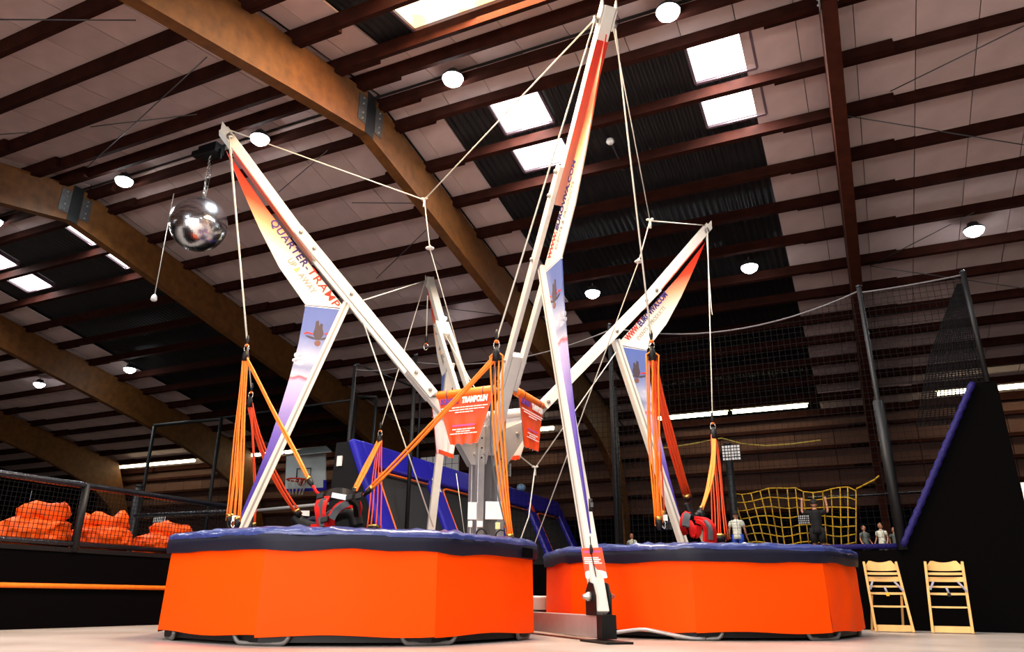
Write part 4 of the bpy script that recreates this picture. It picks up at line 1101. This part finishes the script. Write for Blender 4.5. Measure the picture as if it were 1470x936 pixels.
MB().prism([atS(415, 655, S_-1)-c, atS(476, 649, S_-1)-c, atS(468, 641, S_)-c, atS(424, 647, S_)-c], V((0, 0, .03))).build('sheet', mat('pale_panel', (150, 160, 160), .6), t, fix=True)
def notice(x0, y0, x1, y1, s, label, grid=True, nm='notice'):
    a, b = atS(x0, y0, s), atS(x1, y1, s); c = (a+b)/2
    t = empty(nm, c, label=label, cat='sign', group='white notices behind the netting')
    w_ = (b-a).dot(gv); h_ = a.z-b.z
    MB().box((0, 0, 0), w_, .02, h_, gv, ev).build('notice_sheet', M_paper, t)
    if grid:
        mb = MB(); n = 6; mz = max(2, int(n*h_/w_))
        for i in range(n+1): mb.box(gv*(-w_/2+w_*i/n)-ev*.03, .012, .01, h_, gv, ev)
        for i in range(mz+1): mb.box(V((0, 0, -h_/2+h_*i/mz))-ev*.03, w_, .01, .012, gv, ev)
        mb.build('net_strands', M_net, t)
M_paper = mat('bright_paper', (250, 250, 250), .5)
notice(1036, 640, 1064, 660, 18.0, 'white netted notice above the yellow climbing net')
notice(1145, 740, 1163, 752, 15.5, 'small white notice in front of the adult at the yellow net')
notice(723, 666, 733, 684, 16.5, 'small white netted panel just right of the mast')
notice(222, 737, 236, 750, 14.5, 'small white notice above the right orange bag')
notice(953, 748, 964, 760, 15.5, 'small white card left of the right boom leg')
notice(604, 657, 658, 690, 23.0, 'wide pale window-like panel behind the blue ramp, left of the mast')
# dark ceiling dome sensors and hanging cords
def hang(x0, y0, x1, y1, s, label):
    a = atS(x1, y1, s); top = V((a.x, a.y, roofz(s)))
    t = empty('hanging_sensor', a, label=label, cat='sensor', group='pull cords and sensors')
    MB().tube([V((0, 0, .08)), top-a], .010, 5).build('cord', M_rope, t)
    MB().lathe([(.03, .10), (.06, .05), (.07, -.02), (.05, -.05)], (0, 0, 0), 10).build('weight', M_label, t)
pA_ = onroof(248, 262); hang(0, 0, 221, 429, pA_.dot(ev)+.3, 'white weight on a long cord left of the mirror ball')
t = empty('smoke_detector', onroof(876, 204, .12), label='small round white detector on the dark roof right of the tallest boom', cat='detector')
MB().lathe([(.07, .06), (.08, .0), (.05, -.04)], (0, 0, 0), 14).build('body', M_label, t); MB().beam((0, 0, .04), V((0, 0, .04))+ev*.9+V((0, 0, -.18)), .03, .02).build('conduit', M_plate, t)

# ================================================================== MIRROR BALL
ptop = onroof(303, 210, .0); sb = ptop.dot(ev)
cen = atS(285, 322, sb)
D_ = (cen-CAM).dot(fw); rb = 39.5*D_/F
t = empty('mirror_ball', cen, label='large mirror ball of small facets hanging at upper left', cat='mirror ball')
mb = MB(); nr = 44
for i in range(1, nr):
    th = pi*i/nr; n = max(4, int(2*pi*sin(th)*nr/pi)); z = cos(th)*rb
    hh = rb*pi/nr*.495
    for k in range(n):
        a = 2*pi*k/n+i*.3; N_ = V((sin(th)*cos(a), sin(th)*sin(a), cos(th)))
        N2_ = (N_+V((random.uniform(-1, 1), random.uniform(-1, 1), random.uniform(-1, 1)))*.012).normalized()
        X = V((-sin(a), cos(a), 0)); X = (X-N2_*X.dot(N2_)).normalized(); Y = N2_.cross(X); p = N_*rb
        mb.add([p-X*hh-Y*hh, p+X*hh-Y*hh, p+X*hh+Y*hh, p-X*hh+Y*hh], [(0, 1, 2, 3)])
mb.build('mirror_facets', mat('mirror_glass', (.95, .96, 1.0), .2, metal=1), t, kind='stuff')
MB().lathe([(rb*.97*sin(pi*i/24)+1e-4, -rb*.97*cos(pi*i/24)) for i in range(25)], (0, 0, 0), 40).build('ball_core', mat('ball_core', (150, 150, 156), .3, metal=.8), t)
MB().lathe([(.10, rb-.02), (.10, rb+.03), (.04, rb+.08)], (0, 0, 0), 14).build('top_cap', M_steel, t)
ch = MB(); zt = ptop.z-.15-cen.z; z = rb+.05; i = 0
while z < zt:
    X = V((1, 0, 0)) if i % 2 else V((0, 1, 0)); ch.tube([V((0, 0, z))+X*(.025*cos(a))+V((0, 0, .035*sin(a))) for a in [k*pi/3 for k in range(6)]], .007, 4, closed=True); z += .055; i += 1
ch.tube([V((.05, 0, rb)), V((.08, 0, zt))], .005, 4)
ch.build('chain', M_steel, t)
mo = MB().box((0, 0, zt+.02), .5, .26, .22, gv, ev).box(gv*-.35+V((0, 0, zt+.05)), .3, .15, .12, gv, ev).box(gv*.3+V((0, 0, zt-.12)), .05, .05, .25, gv, ev)
mo.build('motor', M_blackp, t, bevel=.01)

# ================================================================== YELLOW CLIMBING NET
S_y = 18.6
t = empty('climbing_net', atS(1140, 740, S_y), label='yellow rope climbing net hanging behind the right trampoline', cat='net')
c = atS(1140, 740, S_y)
topc = [(1046, 705), (1052, 706), (1065, 707), (1078, 707), (1091, 706), (1103, 704), (1115, 703), (1130, 701), (1142, 698), (1153, 703), (1167, 706), (1181, 707), (1193, 705), (1206, 702), (1217, 699), (1229, 702)]
botdx = [26, 24, 22, 20, 18, 15, 12, 9, 8, 8, 7, 6, 4, 2, 1, 0]
def yp(i, v):
    x, y = topc[i]; q = atS(x+botdx[i]*v, y+(783-y)*v + 3*sin(i*.9+v*3), S_y+.12*sin(i*1.1+v*2)); return q-c
for i in range(len(topc)):
    if i == 0: continue
    MB().tube([yp(i, k/10) for k in range(11)], .015, 5).build('net_rope', M_yel, t)
for j in range(0, 7):
    MB().tube([yp(i, j/6.2) for i in range(1, len(topc))], .015, 5).build('net_rope', M_yel, t)
MB().tube([atS(1229, 702, S_y)-c, atS(1255, 689, S_y)-c, atS(1262, 683, S_y)-c], .02, 5).build('guy_rope', M_yel, t)
MB().tube([atS(x, y, S_y)-c for x, y in [(930, 645), (965, 642), (1000, 636), (1030, 630), (1036, 629), (1065, 637), (1100, 640), (1140, 637), (1178, 632)]], .018, 5).build('line', mat('dull_yellow_cord', (150, 130, 50), .7), t)
MB().tube([atS(1160, 715, S_y+1.2)-c, atS(1330, 706, S_y+1.2)-c], .03, 6).build('grey_bar', M_rail, t)

# ================================================================== PEOPLE
def person(name_lab, foot, ht, shirt, shorts, hair, yaw, arms_up=0, kid=False, sit=False, lean=0):
    """one continuous skinned figure with clothes as children"""
    t = empty('person', foot, yaw, label=name_lab, cat='person', group='people in the arena behind')
    k = ht/1.75; hd = .145*(1.12 if kid else 1)
    def P(x, y, z): return V((x*k, y*k, z*k))
    J = [P(0, 0, .93), P(0, 0, 1.12), P(0, lean*.05, 1.32), P(0, lean*.06, 1.45), P(0, lean*.08, 1.53), P(0, lean*.08, 1.60)]
    R_ = [.135, .12, .145, .07, .055, .05]
    E_ = [(0, 1), (1, 2), (2, 3), (3, 4), (4, 5)]
    for s in (-1, 1):
        b = len(J)
        if sit: leg_ = [P(s*.10, 0, .90), P(s*.13, -.40, .92), P(s*.13, -.45, .5), P(s*.13, -.55, .46)]
        else: leg_ = [P(s*.10, 0, .88), P(s*.12, -.02, .50), P(s*.13, .02, .09), P(s*.14, -.16, .04)]
        J += leg_; R_ += [.095, .062, .042, .038]; E_ += [(0, b), (b, b+1), (b+1, b+2), (b+2, b+3)]
        b = len(J)
        if arms_up: a = [P(s*.19, 0, 1.40), P(s*.36, -.05, 1.42), P(s*.34, -.12, 1.70), P(s*.33, -.14, 1.80)]
        else: a = [P(s*.19, 0, 1.40), P(s*.27, .03, 1.14), P(s*.30, -.10, .92), P(s*.30, -.16, .86)]
        J += a; R_ += [.058, .043, .032, .036]; E_ += [(2, b), (b, b+1), (b+1, b+2), (b+2, b+3)]
        w_ = len(J)-1
        for f in range(4):
            dz = (J[w_]-J[w_-1]).normalized(); sd = P(0, 1, 0).normalized() if not arms_up else V((1, 0, 0))
            J.append(J[w_]+sd*((f-1.5)*.02*k)+dz*(.075*k)); R_.append(.010); E_.append((w_, len(J)-1))
        J.append(J[w_]+V((-s*.04*k, -.02*k, .02*k))); R_.append(.011); E_.append((w_, len(J)-1))
    me = bpy.data.meshes.new('body'); me.from_pydata([tuple(j) for j in J], E_, []); o = bpy.data.objects.new('body', me); COL.objects.link(o); o.parent = t
    sk = o.modifiers.new('skin', 'SKIN'); sk.use_smooth_shade = True
    for i, r_ in enumerate(R_): me.skin_vertices[0].data[i].radius = (r_*k, r_*k)
    me.skin_vertices[0].data[0].use_root = True
    sb_ = o.modifiers.new('sub', 'SUBSURF'); sb_.levels = 1; sb_.render_levels = 1
    # colours of the continuous body
    me.materials.append(M_skin)
    hc = P(0, lean*.08, 1.66)
    MB().lathe([(1e-3, -hd*k*.92)]+[(hd*k*.68*sin(pi*i/10)*(.86 if i < 4 else 1), -hd*k*.92*cos(pi*i/10)) for i in range(1, 10)]+[(1e-3, hd*k*.92)], hc, 16).build('head', M_skin, t)
    fc = MB()
    for s in (-1, 1):
        fc.lathe([(.001, 0), (.013*k, .004), (.001, .008)], hc+P(s*.035, -.098, .005), 6, Z=(0, -1, 0)); fc.lathe([(.001, -.01), (.02*k, 0), (.001, .01)], hc+P(s*.10, 0, -.01), 6, Z=(1, 0, 0))
    fc.tube([hc+P(0, -.105, .01), hc+P(0, -.122, -.03)], .010*k, 5); fc.tube([hc+P(-.03, -.096, -.065), hc+P(.03, -.096, -.065)], .006*k, 5)
    fc.build('face', mat('face_features', (120, 70, 58), .6), t)
    MB().lathe([(hd*k*.69, -.01*k), (hd*k*.73, .03*k), (hd*k*.62, .09*k), (hd*k*.35, .135*k), (.001, .15*k)], hc+P(0, .018, .0), 16).build('hair', hair, t)
    # clothing
    MB().lathe([(.172*k, .80*k), (.168*k, .92*k), (.15*k, 1.05*k), (.165*k, 1.25*k), (.185*k, 1.36*k), (.14*k, 1.45*k), (.07*k, 1.49*k)], (0, 0, 0), 16).build('shirt', shirt, t)
    for s in (-1, 1):
        a = J[6+(0 if s < 0 else 13)+4]; 
    for s in (-1, 1):
        ar = MB()
        if arms_up: ar.tube([P(s*.12, 0, 1.38), P(s*.21, -.01, 1.41), P(s*.31, -.03, 1.42)], [.085*k, .078*k, .068*k], 10)
        else: ar.tube([P(s*.12, 0, 1.40), P(s*.20, 0, 1.38), P(s*.245, .02, 1.24)], [.08*k, .075*k, .065*k], 10)
        ar.build('sleeve', shirt, t)
    for s in (-1, 1):
        sh = MB()
        if sit: sh.tube([P(s*.09, .02, .92), P(s*.12, -.2, .92), P(s*.13, -.36, .92)], [.12*k, .11*k, .09*k], 10)
        else: sh.tube([P(s*.085, 0, .96), P(s*.11, 0, .75), P(s*.12, -.01, .54)], [.125*k, .11*k, .095*k], 10)
        sh.build('shorts', shorts, t)
    return t
M_shirtw = mat('white_patterned_shirt', (232, 232, 214), .8, var=.25, scale=24); M_shirtb = mat('black_shirt', (20, 19, 21), .85); M_shortb = mat('royal_blue_shorts', (30, 70, 190), .7)
M_shirtg = mat('grey_shirt', (96, 104, 100), .8); M_hairb = mat('brown_hair', (70, 48, 32), .7)
def ground(x, y, s, z=1.2):
    p = atS(x, y, s); return V((p.x, p.y, z))
yaw0 = math.atan2(ev.y, ev.x)-pi/2
zh = atS(1057, 734, 18.0).z
person('boy in white patterned shirt and blue shorts, at the left of the yellow net', ground(1058, 760, 17.6), (atS(1057, 733, 17.6).z-1.2)/1.03, M_shirtw, M_shortb, M_hair, yaw0+pi, kid=True)
person('person in black with both arms raised holding the yellow net', ground(1173, 760, 17.9), (atS(1174, 716, 17.9).z-1.2)/1.03, M_shirtb, M_shirtb, M_hair, yaw0+pi, arms_up=1)
person('child in white shirt just right of the yellow net', ground(1265, 765, 18.4, 1.2), .80, M_shirtw, M_shirtg, M_hair, yaw0-.5, kid=True)
person('child leaning at the lower right corner of the yellow net', ground(1241, 768, 18.2, 1.2), .74, M_shirtg, M_shirtb, M_hairb, yaw0+.7, kid=True)
person('child in grey shirt, rightmost of the small figures', ground(1284, 768, 18.6, 1.2), .72, M_shirtg, M_shirtb, M_hair, yaw0+.3, kid=True)
person('small child in white seen just above the right trampoline pad, left side', ground(907, 770, 20.5), (atS(907, 766, 20.5).z-1.2)/1.03, M_shirtw, M_shortb, M_hairb, yaw0, kid=True)

# ================================================================== WOODEN HIGHCHAIRS
def highchair(bl, br, tl, tr, lab, rear, yellow):
    """bl, br: foot points on the floor; tl, tr: tops of the side rails"""
    t = empty('highchair', bl, label=lab, cat='highchair', group='wooden highchairs against the black wall')
    o = V(bl); BL = V(bl)-o; BR = V(br)-o; TL = V(tl)-o; TR = V(tr)-o
    X = (BR-BL).normalized(); Yf = ZV.cross(X).normalized()    # away from the camera
    for a, b in ((BL, TL), (BR, TR)): MB().beam(a, b, .035, .075, X).build('side_rail', M_wood, t, bevel=.006)
    def at(v, u): return BL.lerp(TL, v).lerp(BR.lerp(TR, v), u)
    up = (TL-BL).normalized()
    def slat(v, h, curve, nm, crest=False, dn=0, th=.02):
        n = 14; vs = []
        for i in range(n+1):
            u = i/n; p = at(v, u); d = Yf*(curve*4*u*(1-u)+dn)
            hh = h/2; top = hh
            if crest:
                sx = min(u, 1-u); top = hh-.03+(.075 if .16 < u < .84 else .075*max(0, (sx-.05)/.11))-(.035*(1-((u-.5)/.34)**2) if .16 < u < .84 else 0)
            for (dz, dy) in ((-hh-.012*4*u*(1-u)*(1 if crest else .4), 0), (top, 0), (top, th), (-hh-.012*4*u*(1-u)*(1 if crest else .4), th)): vs.append(p+d+up*dz+Yf*dy)
        fs = [(i*4+k, i*4+(k+1) % 4, i*4+4+(k+1) % 4, i*4+4+k) for i in range(n) for k in range(4)]+[(3, 2, 1, 0), (n*4, n*4+1, n*4+2, n*4+3)]
        return MB().add(vs, fs).build(nm, M_wood, t, fix=True)
    slat(.935, .105, .05, 'backrest', True)
    slat(.832, .034, .0, 'back_slat')
    slat(.752, .068, .045, 'backrest')
    slat(.645, .022, 0, 'seat', th=.2, dn=-.02)
    slat(.545, .03, 0, 'cross_bar')
    slat(.36, .022, 0, 'footrest', th=.14, dn=-.02)
    slat(.06, .085, 0, 'bottom_board')
    if rear:
        for u in (.06, .92):
            a = at(.52, u)+Yf*.06; b = BL.lerp(BR, u-.18)+Yf*.34; b.z = 0
            MB().beam(a, b, .03, .05, X).build('rear_leg', M_wood, t)
    for (u0, v0, u1, v1) in ((.16, .72, .05, .60), (.80, .72, 1.0, .58), (.48, .64, .53, .54)):
        MB().band([at(v0, u0)-Yf*.03, at((v0+v1)/2, (u0+u1)/2)-Yf*.06, at(v1, u1)-Yf*.05], .028, .006, X).build('strap', mat('grey_strap', (140, 136, 150), .7), t)
    MB().box(at(.53, .53)-Yf*.06, .045, .03, .05, X, Yf).build('buckle', mat('yellow_buckle', (236, 180, 20), .4) if yellow else M_blackp, t, bevel=.008)
    return t
def flo(x, y):
    d = ray(x, y); return CAM+d*(-CAMH/d.z)
def chair_pts(x1, y1, x2, y2, xt1, yt1, xt2, yt2, s, lean):
    a = atS(x1, y1, s); b = atS(x2, y2, s); a.z = 0; b.z = 0
    return a, b, atS(xt1, yt1, s+lean), atS(xt2, yt2, s+lean)
highchair(*chair_pts(1258, 907, 1312, 908, 1240, 807, 1286, 807, 12.85, .22), 'light wooden highchair close to the trampoline, with a yellow buckle and rear legs', True, True)
highchair(*chair_pts(1339, 908, 1397, 911, 1328, 807, 1381, 807, 12.85, .30), 'light wooden highchair farther right, folded flat, with a black buckle', False, False)

# ================================================================== SMALL THINGS
t = empty('bucket', flo(772, 906)+V((0.0, .9, 0)), label='white bucket with black and red bands between the two trampolines', cat='bucket')
MB().lathe([(.16, 0), (.20, .42), (.22, .43), (.21, .46)], (0, 0, 0), 18).build('body', M_label, t)
MB().lathe([(.178, .16), (.186, .17), (.19, .26), (.18, .27)], (0, 0, 0), 18).build('band', M_blackp, t)
MB().lathe([(.165, .06), (.172, .07), (.178, .13), (.170, .14)], (0, 0, 0), 18).build('band', M_redp, t)
p = atY(277, 773, 12.0)
